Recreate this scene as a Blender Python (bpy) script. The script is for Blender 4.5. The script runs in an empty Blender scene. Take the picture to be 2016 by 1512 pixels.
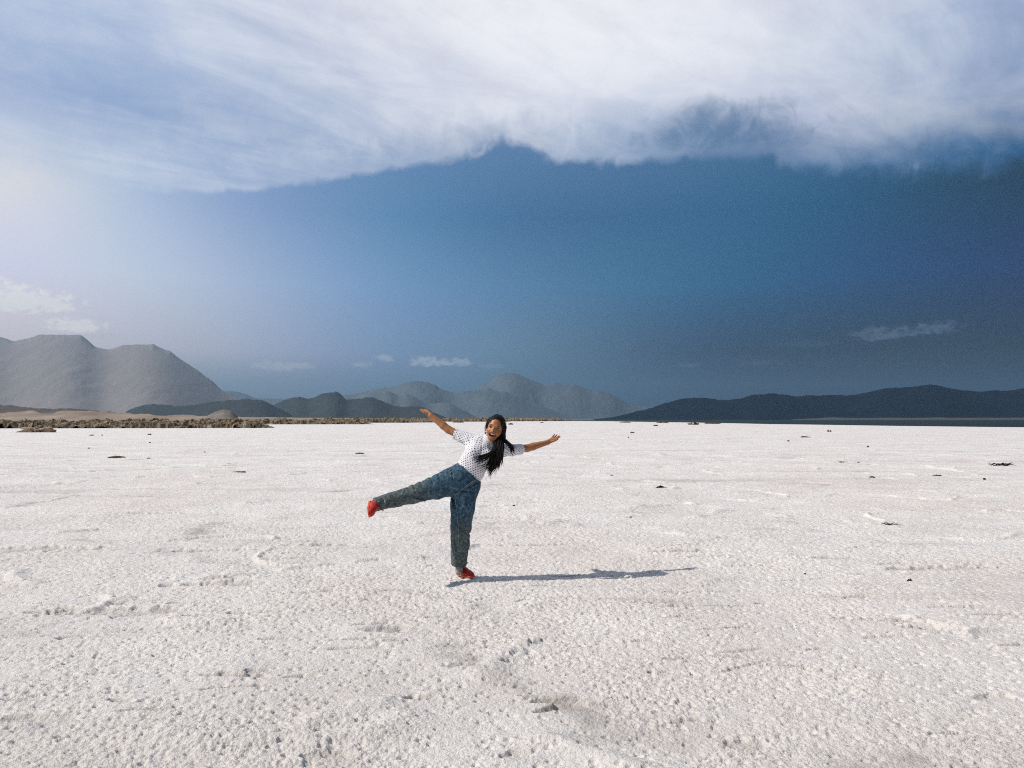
import bpy, math, random
import numpy as np
from mathutils import Vector

random.seed(7)
RNG = np.random.default_rng(11)
SC = bpy.context.scene
COL = SC.collection
rad = math.radians

def lin(c):
    return tuple(((v/255.0)/12.92 if v/255.0 <= 0.04045 else ((v/255.0+0.055)/1.055)**2.4) for v in c)

# ------------------------------------------------------------------ camera
W0, H0, FPX, CAM_H, HOR = 2016.0, 1512.0, 1456.0, 1.56, 826.3
PITCH = math.atan((HOR - H0/2)/FPX)
cam_d = bpy.data.cameras.new('camera')
cam = bpy.data.objects.new('camera', cam_d)
COL.objects.link(cam)
cam.location = (0, 0, CAM_H)
cam.rotation_euler = (math.pi/2 + PITCH, 0, 0)
cam_d.sensor_width = 36.0
cam_d.lens = 36.0*FPX/W0
cam_d.clip_start = 0.05
cam_d.clip_end = 60000
SC.camera = cam
CP, SP = math.cos(PITCH), math.sin(PITCH)

def ray(px, py):
    cx, cy = (px - W0/2)/FPX, (H0/2 - py)/FPX
    return np.array([cx, CP - SP*cy, SP + CP*cy])
def at_depth(px, py, Y):
    d = ray(px, py)
    return np.array([0, 0, CAM_H]) + d*(Y/d[1])
def on_ground(px, py):
    d = ray(px, py)
    t = CAM_H/(-d[2])
    return np.array([d[0]*t, d[1]*t, 0.0])
def azel(px, py):
    d = ray(px, py)
    return math.degrees(math.atan2(d[0], d[1])), math.degrees(math.asin(d[2]/np.linalg.norm(d)))

# ------------------------------------------------------------------ sun + view
TO_SUN = Vector((-1.0, -0.2, 0.95)).normalized()
sun_d = bpy.data.lights.new('sun', 'SUN')
sun_d.energy = 4.55
sun_d.angle = rad(0.55)
sun_d.color = (1.0, 0.935, 0.85)
sun = bpy.data.objects.new('sun', sun_d)
COL.objects.link(sun)
sun.rotation_euler = TO_SUN.to_track_quat('Z', 'Y').to_euler()
sun.location = (-40, -8, 40)
vs = SC.view_settings
vs.view_transform = 'Standard'
vs.look = 'None'
vs.exposure = 0.0
vs.gamma = 1.0
vs.use_curve_mapping = False
SC.render.engine = 'CYCLES'
SC.cycles.use_denoising = False
SC.cycles.filter_width = 1.1
SC.cycles.use_adaptive_sampling = False
SC.cycles.max_bounces = 6
SC.cycles.volume_bounces = 0

# ------------------------------------------------------------------ node helpers
class NT:
    def __init__(self, tree):
        self.t = tree
    def n(self, typ, **kw):
        nd = self.t.nodes.new(typ)
        for k, v in kw.items():
            setattr(nd, k, v)
        return nd
    def put(self, sock, v):
        if v is None:
            return
        if hasattr(v, 'links') or isinstance(v, bpy.types.NodeSocket):
            self.t.links.new(v, sock)
        else:
            sock.default_value = v
    def m(self, op, a, b=None, c=None, clamp=False):
        nd = self.n('ShaderNodeMath', operation=op, use_clamp=clamp)
        self.put(nd.inputs[0], a)
        self.put(nd.inputs[1], b)
        self.put(nd.inputs[2], c)
        return nd.outputs[0]
    def mapr(self, v, a, b, c=0.0, d=1.0, smooth=True):
        nd = self.n('ShaderNodeMapRange', interpolation_type='SMOOTHSTEP' if smooth else 'LINEAR', clamp=True)
        self.put(nd.inputs['Value'], v)
        for k, x in (('From Min', a), ('From Max', b), ('To Min', c), ('To Max', d)):
            self.put(nd.inputs[k], x)
        return nd.outputs['Result']
    def mix(self, f, a, b, mode='MIX'):
        nd = self.n('ShaderNodeMix', data_type='RGBA', blend_type=mode)
        nd.clamp_factor = True
        self.put(nd.inputs['Factor'], f)
        def c(v):
            return (*v, 1.0) if isinstance(v, tuple) and len(v) == 3 else v
        self.put(nd.inputs['A'], c(a)) if False else None
        sA, sB = nd.inputs[6], nd.inputs[7]
        self.put(sA, c(a)); self.put(sB, c(b))
        return nd.outputs[2]
    def ramp(self, fac, stops, interp='LINEAR'):
        nd = self.n('ShaderNodeValToRGB')
        r = nd.color_ramp
        r.interpolation = interp
        stops = sorted(stops)
        r.elements[0].position = stops[0][0]
        r.elements[1].position = stops[-1][0]
        for p, _ in stops[1:-1]:
            r.elements.new(p)
        for e, (p, c) in zip(r.elements, stops):
            e.color = (*c, 1.0) if not isinstance(c, (int, float)) else (c, c, c, 1.0)
        self.put(nd.inputs['Fac'], fac)
        return nd.outputs['Color']
    def noise(self, vec, scale, detail=4, rough=0.55, dist=0.0, out='Fac'):
        nd = self.n('ShaderNodeTexNoise')
        self.put(nd.inputs['Vector'], vec)
        for k, v in (('Scale', scale), ('Detail', detail), ('Roughness', rough), ('Distortion', dist)):
            nd.inputs[k].default_value = v
        return nd.outputs[out]
    def comb(self, x, y, z=0.0):
        nd = self.n('ShaderNodeCombineXYZ')
        self.put(nd.inputs[0], x); self.put(nd.inputs[1], y); self.put(nd.inputs[2], z)
        return nd.outputs[0]

# ------------------------------------------------------------------ world: sky and clouds
def build_world():
    w = bpy.data.worlds.new('World')
    SC.world = w
    w.use_nodes = True
    w.node_tree.nodes.clear()
    g = NT(w.node_tree)
    tc = g.n('ShaderNodeTexCoord')
    nrm = g.n('ShaderNodeVectorMath', operation='NORMALIZE')
    g.put(nrm.inputs[0], tc.outputs['Generated'])
    sep = g.n('ShaderNodeSeparateXYZ')
    g.put(sep.inputs[0], nrm.outputs[0])
    X, Y, Z = sep.outputs
    az = g.m('MULTIPLY', g.m('ARCTAN2', X, Y), 180/math.pi)
    el = g.m('MULTIPLY', g.m('ARCSINE', Z), 180/math.pi)
    AZ0, AZ1 = -40.0, 40.0
    azn = g.mapr(az, AZ0, AZ1, 0, 1, smooth=False)
    def pos(px, py):
        return (azel(px, py)[0] - AZ0)/(AZ1 - AZ0)
    def row(y, pts, interp='B_SPLINE'):
        return azel(1008, y)[1], g.ramp(azn, [(pos(px, y), lin(c)) for px, c in pts], interp)
    rows = [
        row(800, SKY0), row(700, SKY1), row(570, SKY2), row(430, SKY3), row(290, SKY4)]
    sky = rows[0][1]
    for (e0, _), (e1, c1) in zip(rows, rows[1:]):
        sky = g.mix(g.mapr(el, e0, e1, smooth=False), sky, c1)
    # --- high cloud sheet: colours by direction, texture on a flat layer overhead
    crow = [row(380, CL0), row(280, CL1), row(150, CL2), row(10, CL3)]
    cloud = crow[0][1]
    for (e0, _), (e1, c1) in zip(crow, crow[1:]):
        cloud = g.mix(g.mapr(el, e0, e1, smooth=False), cloud, c1)
    zc = g.m('MAXIMUM', Z, 0.04)
    u = g.m('DIVIDE', X, zc)
    v = g.m('DIVIDE', Y, zc)
    def layer(ang, sx, sy, scale, det, rough, dist, seed):
        rot = g.n('ShaderNodeVectorRotate', rotation_type='Z_AXIS')
        g.put(rot.inputs['Vector'], g.comb(u, v, seed))
        rot.inputs['Angle'].default_value = rad(ang)
        st = g.n('ShaderNodeVectorMath', operation='MULTIPLY')
        g.put(st.inputs[0], rot.outputs[0]); st.inputs[1].default_value = (sx, sy, 1.0)
        return g.noise(st.outputs[0], scale, det, rough, dist)
    wisp = layer(-30, 0.75, 1.3, 1.5, 9, 0.58, 1.6, 0.0)      # fibres drifting down to the right
    fibre = layer(-48, 0.6, 1.7, 2.4, 9, 0.6, 1.4, 4.0)
    billow = layer(10, 1.0, 1.0, 1.3, 9, 0.6, 0.6, 9.0)
    def sky_noise(kx, ky, sc, det, ro, di, z):
        return g.noise(g.comb(g.m('MULTIPLY', az, kx), g.m('MULTIPLY', el, ky), z), sc, det, ro, di)
    puff = sky_noise(0.1, 0.15, 1.8, 9, 0.6, 0.5, 0.0)
    shred = sky_noise(0.1, 0.085, 5.0, 7, 0.58, 0.8, 3.0)    # torn, falling fibres under the sheet
    edge = g.ramp(azn, [(pos(px, py), azel(px, py)[1]/40.0) for px, py in EDGE], 'LINEAR')
    edge = g.m('MULTIPLY', edge, 40.0)
    soft = g.ramp(azn, [(pos(px, 330), s) for px, s in SOFT], 'LINEAR')
    d = g.m('SUBTRACT', el, edge)
    pz = g.m('SUBTRACT', puff, 0.5)
    sz = g.m('SUBTRACT', shred, 0.5)
    d = g.m('ADD', d, g.m('MULTIPLY', pz, g.m('MULTIPLY', soft, 9.0)))
    d = g.m('ADD', d, g.m('MULTIPLY', sz, g.m('ADD', 0.7, g.m('MULTIPLY', soft, 7.0))))
    alpha = g.m('ADD', g.m('MULTIPLY', g.mapr(d, -0.05, g.m('ADD', 0.35, g.m('MULTIPLY', soft, 5.0))), 0.62),
                g.m('MULTIPLY', g.mapr(g.m('ADD', d, g.m('MULTIPLY', sz, 3.0)), 0.2, 4.2), 0.38))
    # a thinner wedge right of the middle where the blue shows between torn fibres
    ha, he = azel(1425, 262)
    hx = g.m('DIVIDE', g.m('ADD', g.m('SUBTRACT', az, ha), g.m('MULTIPLY', g.m('SUBTRACT', el, he), 1.1)), 6.6)
    hy = g.m('DIVIDE', g.m('SUBTRACT', el, he), 2.3)
    hole = g.m('SUBTRACT', 1.0, g.m('SQRT', g.m('ADD', g.m('MULTIPLY', hx, hx), g.m('MULTIPLY', hy, hy))))
    hole = g.m('ADD', hole, g.m('ADD', g.m('MULTIPLY', sz, 1.9), g.m('MULTIPLY', pz, 1.6)))
    alpha = g.m('MULTIPLY', alpha, g.m('SUBTRACT', 1.0, g.m('MULTIPLY', g.mapr(hole, -0.25, 0.95), 0.78)))
    # thin places let the blue through
    thin = g.mapr(g.m('ADD', g.m('MULTIPLY', wisp, 0.6), g.m('MULTIPLY', fibre, 0.4)), 0.32, 0.62)
    k = g.ramp(azn, [(pos(px, 150), s) for px, s in THIN], 'LINEAR')
    alpha = g.m('MULTIPLY', alpha, g.m('SUBTRACT', 1.0, g.m('MULTIPLY', k, g.m('SUBTRACT', 1.0, thin))))
    tex = g.m('ADD', g.m('ADD', g.m('MULTIPLY', fibre, 0.30), g.m('MULTIPLY', wisp, 0.25)), g.m('ADD', g.m('MULTIPLY', billow, 0.30), g.m('MULTIPLY', shred, 0.15)))
    bright = g.mapr(tex, 0.36, 0.64, 0.93, 1.06)
    hsv = g.n('ShaderNodeHueSaturation')
    g.put(hsv.inputs['Color'], cloud); g.put(hsv.inputs['Value'], bright)
    g.put(hsv.inputs['Saturation'], g.mapr(tex, 0.36, 0.64, 1.35, 0.75))
    sky = g.mix(alpha, sky, hsv.outputs[0])
    # --- small low cumulus
    cn = g.noise(g.comb(g.m('MULTIPLY', az, 0.8), g.m('MULTIPLY', el, 1.25), 0.0), 1.9, 8, 0.62, 0.35)
    cn = g.m('SUBTRACT', cn, 0.5)
    for (px, py, rw, rh, amp, c) in CUMULUS:
        a0, e0 = azel(px, py)
        kx = g.m('DIVIDE', g.m('SUBTRACT', az, a0), rw*0.0393)
        dy = g.m('SUBTRACT', el, e0)
        ky = g.m('DIVIDE', dy, g.mapr(dy, -0.12, 0.12, rh*0.022, rh*0.0393))
        b = g.m('SUBTRACT', 1.05, g.m('ADD', g.m('MULTIPLY', kx, kx), g.m('MULTIPLY', ky, ky)))
        b = g.m('ADD', b, g.m('MULTIPLY', cn, 3.9))
        sky = g.mix(g.m('MULTIPLY', g.mapr(b, 0.0, 1.15), min(1.0, amp*1.2)), sky, lin(c))
    # unseen sky overhead and behind, made up dull grey-blue to weaken the skylight
    front = g.mapr(Y, 0.12, 0.62)
    sky = g.mix(front, lin((112, 124, 142)), sky)
    bg = g.n('ShaderNodeBackground')
    g.put(bg.inputs['Color'], sky)
    bg.inputs['Strength'].default_value = 1.0
    ns = g.n('ShaderNodeTexSky', sky_type='NISHITA')
    ns.sun_disc = False
    ns.sun_elevation = math.asin(TO_SUN.z)
    ns.sun_rotation = math.atan2(TO_SUN.x, TO_SUN.y)
    ns.dust_density = 2.0
    bn = g.n('ShaderNodeBackground')
    g.put(bn.inputs['Color'], ns.outputs[0])
    bn.inputs['Strength'].default_value = 0.06
    mx = g.n('ShaderNodeMixShader')
    mx.inputs[0].default_value = 0.95
    g.t.links.new(bn.outputs[0], mx.inputs[1])
    g.t.links.new(bg.outputs[0], mx.inputs[2])
    out = g.n('ShaderNodeOutputWorld')
    g.t.links.new(mx.outputs[0], out.inputs['Surface'])

SKY0 = [(0, (150.0, 150.0, 155.0)), (500, (140.0, 150.0, 163.0)), (750, (125.0, 142.0, 162.0)), (1000, (100.0, 126.0, 152.0)), (1250, (66.0, 92.0, 118.0)), (1500, (50.0, 70.0, 94.0)), (2016, (38.0, 58.0, 84.0))]
SKY1 = [(0, (244.4, 227.1, 228.3)), (250, (220.7, 212.6, 223.7)), (500, (191.8, 194.5, 214.4)), (750, (129.1, 155.1, 201.3)), (1000, (114.8, 148.7, 169.6)), (1300, (30.7, 51.2, 96.3)), (1600, (22.7, 39.7, 53.0)), (2016, (17.4, 29.6, 42.4))]
SKY2 = [(0, (229.9, 226.9, 250.8)), (250, (215.9, 224.8, 239.4)), (500, (172.0, 189.5, 222.8)), (750, (115.0, 157.4, 203.2)), (1000, (88.4, 130.0, 172.3)), (1300, (39.9, 103.9, 144.7)), (1600, (22.2, 78.9, 127.6)), (2016, (13.7, 34.9, 92.1))]
SKY3 = [(0, (243.3, 237.3, 232.5)), (250, (183.7, 203.6, 231.9)), (500, (135.9, 156.5, 202.6)), (750, (88.1, 140.3, 184.5)), (1000, (56.3, 102.0, 148.7)), (1300, (48.1, 96.7, 141.5)), (1600, (19.0, 89.5, 132.6)), (2016, (7.5, 33.9, 49.8))]
SKY4 = [(0, (204.7, 211.4, 229.8)), (300, (151.3, 173.2, 209.2)), (600, (108.2, 141.5, 188.8)), (1000, (83.5, 121.9, 164.8)), (1400, (71.1, 111.7, 154.2)), (2016, (21.5, 77.6, 114.2))]
CL0 = [(0, (210.3, 216.8, 233.1)), (300, (195.0, 208.1, 229.9)), (600, (195.9, 207.0, 227.8)), (850, (203.2, 211.1, 229.8)), (1200, (155.1, 173.9, 207.6)), (1500, (123.9, 151.4, 191.6)), (1800, (91.2, 127.7, 168.1)), (2016, (80.0, 114.6, 157.3))]
CL1 = [(0, (180.8, 192.7, 220.0)), (200, (167.2, 183.6, 215.3)), (450, (168.2, 183.6, 213.1)), (650, (191.8, 202.9, 224.7)), (850, (224.6, 227.2, 238.4)), (1050, (220.9, 225.7, 239.1)), (1200, (204.3, 214.5, 233.3)), (1400, (187.9, 198.2, 223.4)), (1600, (207.1, 211.1, 232.0)), (1800, (196.5, 205.8, 224.5)), (2016, (172.1, 185.6, 213.9))]
CL2 = [(0, (174.2, 190.5, 221.1)), (200, (190.3, 203.3, 227.3)), (400, (206.1, 213.9, 232.4)), (700, (218.8, 222.4, 235.7)), (1000, (241.0, 240.5, 249.6)), (1250, (242.6, 243.4, 250.4)), (1500, (235.7, 238.6, 246.8)), (1700, (212.4, 221.7, 236.2)), (1900, (198.6, 208.9, 232.0)), (2016, (183.8, 196.2, 223.5))]
CL3 = [(0, (178.6, 192.7, 222.1)), (200, (216.3, 221.8, 236.0)), (500, (226.8, 228.2, 239.3)), (800, (241.5, 241.0, 246.8)), (1100, (253.9, 252.5, 254.2)), (1400, (242.0, 240.6, 251.0)), (1700, (217.7, 221.7, 234.1)), (1900, (185.9, 193.0, 221.4)), (2016, (171.0, 177.0, 212.9))]
EDGE = [(-200, 330), (0, 345), (100, 370), (250, 386), (400, 384), (550, 374), (700, 352), (860, 326), (930, 314), (980, 305), (1040, 307), (1075, 322), (1150, 330), (1220, 331), (1300, 324), (1400, 317), (1520, 319), (1560, 350), (1640, 362), (1740, 370), (1850, 362), (2016, 350), (2200, 330)]
SOFT = [(0, 0.8), (250, 0.10), (450, 0.02), (850, 0.05), (960, 0.22), (1100, 0.10), (1450, 0.10), (1600, 0.22), (2016, 0.32)]
THIN = [(0, 0.12), (450, 0.26), (750, 0.16), (1000, 0.05), (1300, 0.05), (1600, 0.10), (2016, 0.18)]
CUMULUS = [  # px, py, half width, half height (px of the 2016 frame), opacity, colour
    (10, 592, 105, 36, 0.83, (252, 249, 246)), (60, 600, 80, 22, 0.7, (246, 243, 242)), (150, 645, 52, 19, 0.83, (250, 245, 243)),
    (205, 662, 40, 8, 0.5, (215, 210, 212)), (200, 628, 26, 6, 0.3, (215, 214, 220)),
    (545, 723, 50, 15, 0.7, (200, 203, 214)), (592, 721, 42, 11, 0.6, (196, 200, 212)),
    (712, 719, 24, 11, 0.6, (184, 195, 211)), (758, 706, 22, 11, 0.65, (188, 199, 216)),
    (845, 715, 50, 15, 0.7, (192, 203, 220)), (905, 715, 38, 12, 0.65, (186, 199, 218)), (965, 722, 30, 8, 0.35, (150, 170, 196)),
    (1730, 660, 52, 19, 0.5, (104, 120, 144)), (1785, 655, 34, 15, 0.42, (96, 116, 142)), (1842, 648, 48, 16, 0.45, (100, 120, 148)),
    (1355, 720, 34, 7, 0.22, (106, 138, 164)), (1500, 716, 44, 9, 0.18, (100, 128, 154)), (1580, 678, 70, 10, 0.14, (90, 122, 150))]
build_world()

# ------------------------------------------------------------------ numeric noise
def _h(ix, iy, iz, seed):
    a = (ix.astype(np.int64)*374761393 + iy.astype(np.int64)*668265263 + iz*2147483647 + seed*974634777) & 0xFFFFFFFF
    a = ((a ^ (a >> 13))*1274126177) & 0xFFFFFFFF
    a = ((a ^ (a >> 16))*2246822519) & 0xFFFFFFFF
    a = a ^ (a >> 15)
    return (a & 0xFFFFFF).astype(np.float32)/np.float32(0xFFFFFF)
def vnoise2(x, y, seed=0):
    ix, iy = np.floor(x), np.floor(y)
    fx, fy = (x-ix).astype(np.float32), (y-iy).astype(np.float32)
    ix, iy = ix.astype(np.int64), iy.astype(np.int64)
    fx = fx*fx*fx*(fx*(fx*6-15)+10); fy = fy*fy*fy*(fy*(fy*6-15)+10)
    z = np.int64(0)
    a, b = _h(ix, iy, z, seed), _h(ix+1, iy, z, seed)
    c, d = _h(ix, iy+1, z, seed), _h(ix+1, iy+1, z, seed)
    return (a*(1-fx)+b*fx)*(1-fy) + (c*(1-fx)+d*fx)*fy - 0.5
def fbm2(x, y, o=4, seed=0, g=0.5):
    s, a, f = 0, 1.0, 1.0
    for k in range(o):
        s = s + a*vnoise2(x*f + 17.3*k, y*f - 9.1*k, seed+k)
        a *= g; f *= 2.03
    return s
def vnoise3(p, seed=0):
    i = np.floor(p); f = (p-i).astype(np.float32); i = i.astype(np.int64)
    f = f*f*(3-2*f)
    r = 0
    for dz in (0, 1):
        wz = f[:, 2] if dz else 1-f[:, 2]
        for dy in (0, 1):
            wy = f[:, 1] if dy else 1-f[:, 1]
            for dx in (0, 1):
                wx = f[:, 0] if dx else 1-f[:, 0]
                a = _h(i[:, 0]+dx, i[:, 1]+dy, (i[:, 2]+dz)*7919, seed)
                r = r + a*wx*wy*wz
    return r - 0.5
def worley2(x, y, seed=0, jit=0.9, second=False):
    ix, iy = np.floor(x).astype(np.int64), np.floor(y).astype(np.int64)
    best = np.full(x.shape, 9.0, np.float32); sec = best.copy(); bid = np.zeros(x.shape, np.float32)
    z = np.int64(0)
    for dx in (-1, 0, 1):
        for dy in (-1, 0, 1):
            cx, cy = ix+dx, iy+dy
            px = cx + 0.5 + jit*(_h(cx, cy, z, seed)-0.5)
            py = cy + 0.5 + jit*(_h(cx, cy, z, seed+51)-0.5)
            d = np.hypot(px-x, py-y).astype(np.float32)
            idv = _h(cx, cy, z, seed+97)
            closer = d < best
            sec = np.where(closer, best, np.minimum(sec, d))
            bid = np.where(closer, idv, bid)
            best = np.where(closer, d, best)
    return (best, sec, bid) if second else (best, bid)
def sstep(x, a, b):
    t = np.clip((x-a)/(b-a), 0, 1)
    return t*t*(3-2*t)

# ------------------------------------------------------------------ object helpers
def new_mesh(name, V, F, mat=None, smooth=True, parent=None, midx=None, mats=None):
    V = np.ascontiguousarray(V, np.float32)
    F = np.ascontiguousarray(F, np.int32)
    me = bpy.data.meshes.new(name)
    n = F.shape[1]
    me.vertices.add(len(V)); me.vertices.foreach_set('co', V.ravel())
    me.loops.add(F.size); me.loops.foreach_set('vertex_index', F.ravel())
    me.polygons.add(len(F))
    me.polygons.foreach_set('loop_start', np.arange(0, F.size, n, dtype=np.int32))
    me.polygons.foreach_set('loop_total', np.full(len(F), n, np.int32))
    me.polygons.foreach_set('use_smooth', np.full(len(F), bool(smooth)))
    for m in (mats or ([mat] if mat else [])):
        me.materials.append(m)
    if midx is not None:
        me.polygons.foreach_set('material_index', np.ascontiguousarray(midx, np.int32))
    me.update(calc_edges=True)
    me.validate()
    o = bpy.data.objects.new(name, me)
    COL.objects.link(o)
    if parent:
        o.parent = parent
    return o
def attr(o, name, vals):
    a = o.data.attributes.new(name, 'FLOAT' if vals.ndim == 1 else 'FLOAT_VECTOR', 'POINT')
    a.data.foreach_set('value' if vals.ndim == 1 else 'vector', np.ascontiguousarray(vals, np.float32).ravel())
def tag(o, label, cat, group=None):
    o['label'] = label; o['category'] = cat
    if group:
        o['group'] = group
    return o
def struct(o):
    o['kind'] = 'structure'
    return o
def grid_faces(nu, nv, wrap=False):
    i = np.arange(nu if wrap else nu-1)[:, None]; j = np.arange(nv-1)[None, :]
    i2 = (i+1) % nu
    a = i*nv+j; b = i2*nv+j; c = i2*nv+j+1; d = i*nv+j+1
    return np.stack([a, b, c, d], -1).reshape(-1, 4)

def material(name, rough=0.8, spec=0.3):
    m = bpy.data.materials.new(name)
    m.use_nodes = True
    g = NT(m.node_tree)
    b = m.node_tree.nodes['Principled BSDF']
    b.inputs['Roughness'].default_value = rough
    b.inputs['Specular IOR Level'].default_value = spec
    return m, g, b
def geo_pos(g):
    return g.n('ShaderNodeNewGeometry').outputs['Position']
def obj_pos(g):
    return g.n('ShaderNodeTexCoord').outputs['Object']
def bump(g, b, h, strength, dist):
    nd = g.n('ShaderNodeBump')
    nd.inputs['Strength'].default_value = strength
    nd.inputs['Distance'].default_value = dist
    g.put(nd.inputs['Height'], h)
    g.t.links.new(nd.outputs[0], b.inputs['Normal'])
def mottled(name, cols, scale, rough=0.85, spec=0.25, bs=0.0, bd=0.02, detail=6, world=False):
    m, g, b = material(name, rough, spec)
    p = geo_pos(g) if world else obj_pos(g)
    f = g.noise(p, scale, detail, 0.62)
    n = len(cols)
    c = g.ramp(f, [(0.3 + 0.4*k/(n-1), cols[k]) for k in range(n)])
    g.put(b.inputs['Base Color'], c)
    if bs:
        bump(g, b, g.noise(p, scale*3, 6, 0.65), bs, bd)
    return m

# ------------------------------------------------------------------ salt flat (the ground sheet)
LEDGES = [(235, 1207, 0.62, 0.16), (432, 1153, 0.5, 0.12), (775, 1243, 0.26, 0.10), (500, 1208, 0.28, 0.05), (620, 1170, .3, .05),
          (640, 1495, 0.13, 0.09), (60, 1425, 0.22, 0.09), (1500, 1188, 0.08, 0.05), (1640, 1100, 0.4, 0.06),
          (1345, 1300, 0.16, 0.05), (1470, 1470, .12, .08), (1960, 1375, .14, .07), (720, 1280, .2, .05), (540, 1262, .12, .04),
          (1080, 1075, .5, .1), (1365, 1085, .3, .1), (600, 1335, .12, .05), (1020, 1490, .1, .06), (830, 1375, .12, .05),
          (60, 1080, .9, .2), (300, 1010, 1.0, .15), (640, 1075, .5, .12), (420, 1085, .5, .1), (1850, 1120, .7, .15)]
def salt_height(x, y, r):
    h = 0.030*fbm2(x/2.6, y/2.6, 3, 3)*sstep(r, 0.5, 4)
    h += 0.020*fbm2(x/0.55, y/0.55, 3, 9)
    patch = sstep(fbm2(x/0.9, y/0.9, 3, 31), -0.25, 0.3)
    near = 1 - sstep(r, 24, 34)
    wx = x + 0.009*vnoise2(x/0.013, y/0.013, 71); wy = y + 0.009*vnoise2(x/0.013, y/0.013, 72)
    f, idv = worley2(wx/0.017, wy/0.017, 5)
    dome = np.clip(1 - (f/0.72)**2, 0, 1)*(0.35 + 0.65*idv)
    f2, id2 = worley2(wx/0.042, wy/0.042, 6)
    dome2 = np.clip(1 - (f2/0.7)**2, 0, 1)*id2
    h += near*((0.0090*dome)*(0.6+0.5*patch) + 0.0085*dome2*(0.35+patch))
    pit, idp = worley2(wx/0.068, wy/0.068, 8)
    h -= near*0.016*np.where(idp > 0.6, np.clip(1 - (pit/(0.12+0.25*idp))**2, 0, 1), 0)
    # cracked pressure plates: low broken rims
    e1, e2, idc = worley2(x/3.1 + 0.5*vnoise2(x/1.2, y/1.2, 15), y/3.1 + .5*vnoise2(x/1.2, y/1.2, 16), 14, second=True)
    br = sstep(fbm2(x/0.7, y/0.7, 3, 40), 0.05, 0.4)
    h += 0.035*np.exp(-((e2-e1)/0.05)**2)*br*(1-sstep(r, 30, 60)) + 0.02*(idc-0.5)*sstep(e2-e1, 0.0, 0.05)*sstep(r, 6, 14)
    dirt = np.zeros_like(x)
    rg = np.random.default_rng(23)
    spots = [(on_ground(px, py), lx, ly, 0.10, 0.55 if py > 1250 else 0.9) for px, py, lx, ly in LEDGES]
    for k in range(330):
        rr_ = 4.0*(15.0**rg.random()); az_ = rg.uniform(-0.72, 0.72)
        ly_ = max(rg.uniform(0.02, 0.06), 0.0032*rr_)
        spots.append((np.array([rr_*math.sin(az_), rr_*math.cos(az_), 0]), rg.uniform(0.07, 0.30)*(0.6+rr_/14), ly_, rg.normal(0.12, 0.18), rg.uniform(0.4, 1.0)))
    for c, lx, ly, a, amt in spots:
        w = np.flatnonzero((np.abs(x-c[0]) < lx*1.6+0.3) & (np.abs(y-c[1]) < ly*1.6+0.15*lx+0.3))
        xs, ys = x[w], y[w]
        dx, dy = (xs-c[0])*math.cos(a)+(ys-c[1])*math.sin(a), -(xs-c[0])*math.sin(a)+(ys-c[1])*math.cos(a)
        q = (dx/lx)**2 + (dy/ly)**2
        q = q*(1 + 0.9*vnoise2(xs/0.12, ys/0.12, 88)) + 0.5*vnoise2(xs/0.04, ys/0.04, 89)
        inside = 1 - sstep(q, 0.55, 1.05)
        front = np.exp(-((dy+ly*0.9)/0.05)**2)*np.exp(-(dx/lx)**2)
        h[w] += amt*(front*0.012 - inside*0.035)
        dirt[w] = np.maximum(dirt[w], amt*inside*(0.6+0.8*vnoise2(xs/0.1, ys/0.1, 90)))
    return h, np.clip(dirt, 0, 1)

def build_ground():
    rs = [0.05]
    while rs[-1] < 62:
        r = rs[-1]
        rs.append(r + (0.12 if r < 1.4 else 0.03 if r < 2.7 else (0.0052 + 0.0020*max(0, r-3.2))))
    r_far = list(np.geomspace(66, 24000, 70))
    R = np.array(rs + r_far)
    front = np.linspace(-46, 46, 1150)
    back = np.linspace(46, 314, 90)[1:-1]
    A = np.radians(np.concatenate([front, back]))
    rr, aa = np.meshgrid(R, A)        # rows by angle
    x, y = rr*np.sin(aa), rr*np.cos(aa)
    z = np.zeros_like(x); dirt = np.zeros_like(x)
    sel = (rr < 70)
    h, d = salt_height(x[sel], y[sel], rr[sel])
    dist_blend = 1 - sstep(rr[sel], 50, 68)
    z[sel] = h*dist_blend
    dirt[sel] = d
    V = np.stack([x, y, z], -1).reshape(-1, 3)
    F = grid_faces(len(A), len(R), wrap=True)
    F = F[:, ::-1]
    o = new_mesh('salt_flat', V, F, salt_mat())
    attr(o, 'dirt', dirt.ravel())
    return struct(o)

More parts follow.
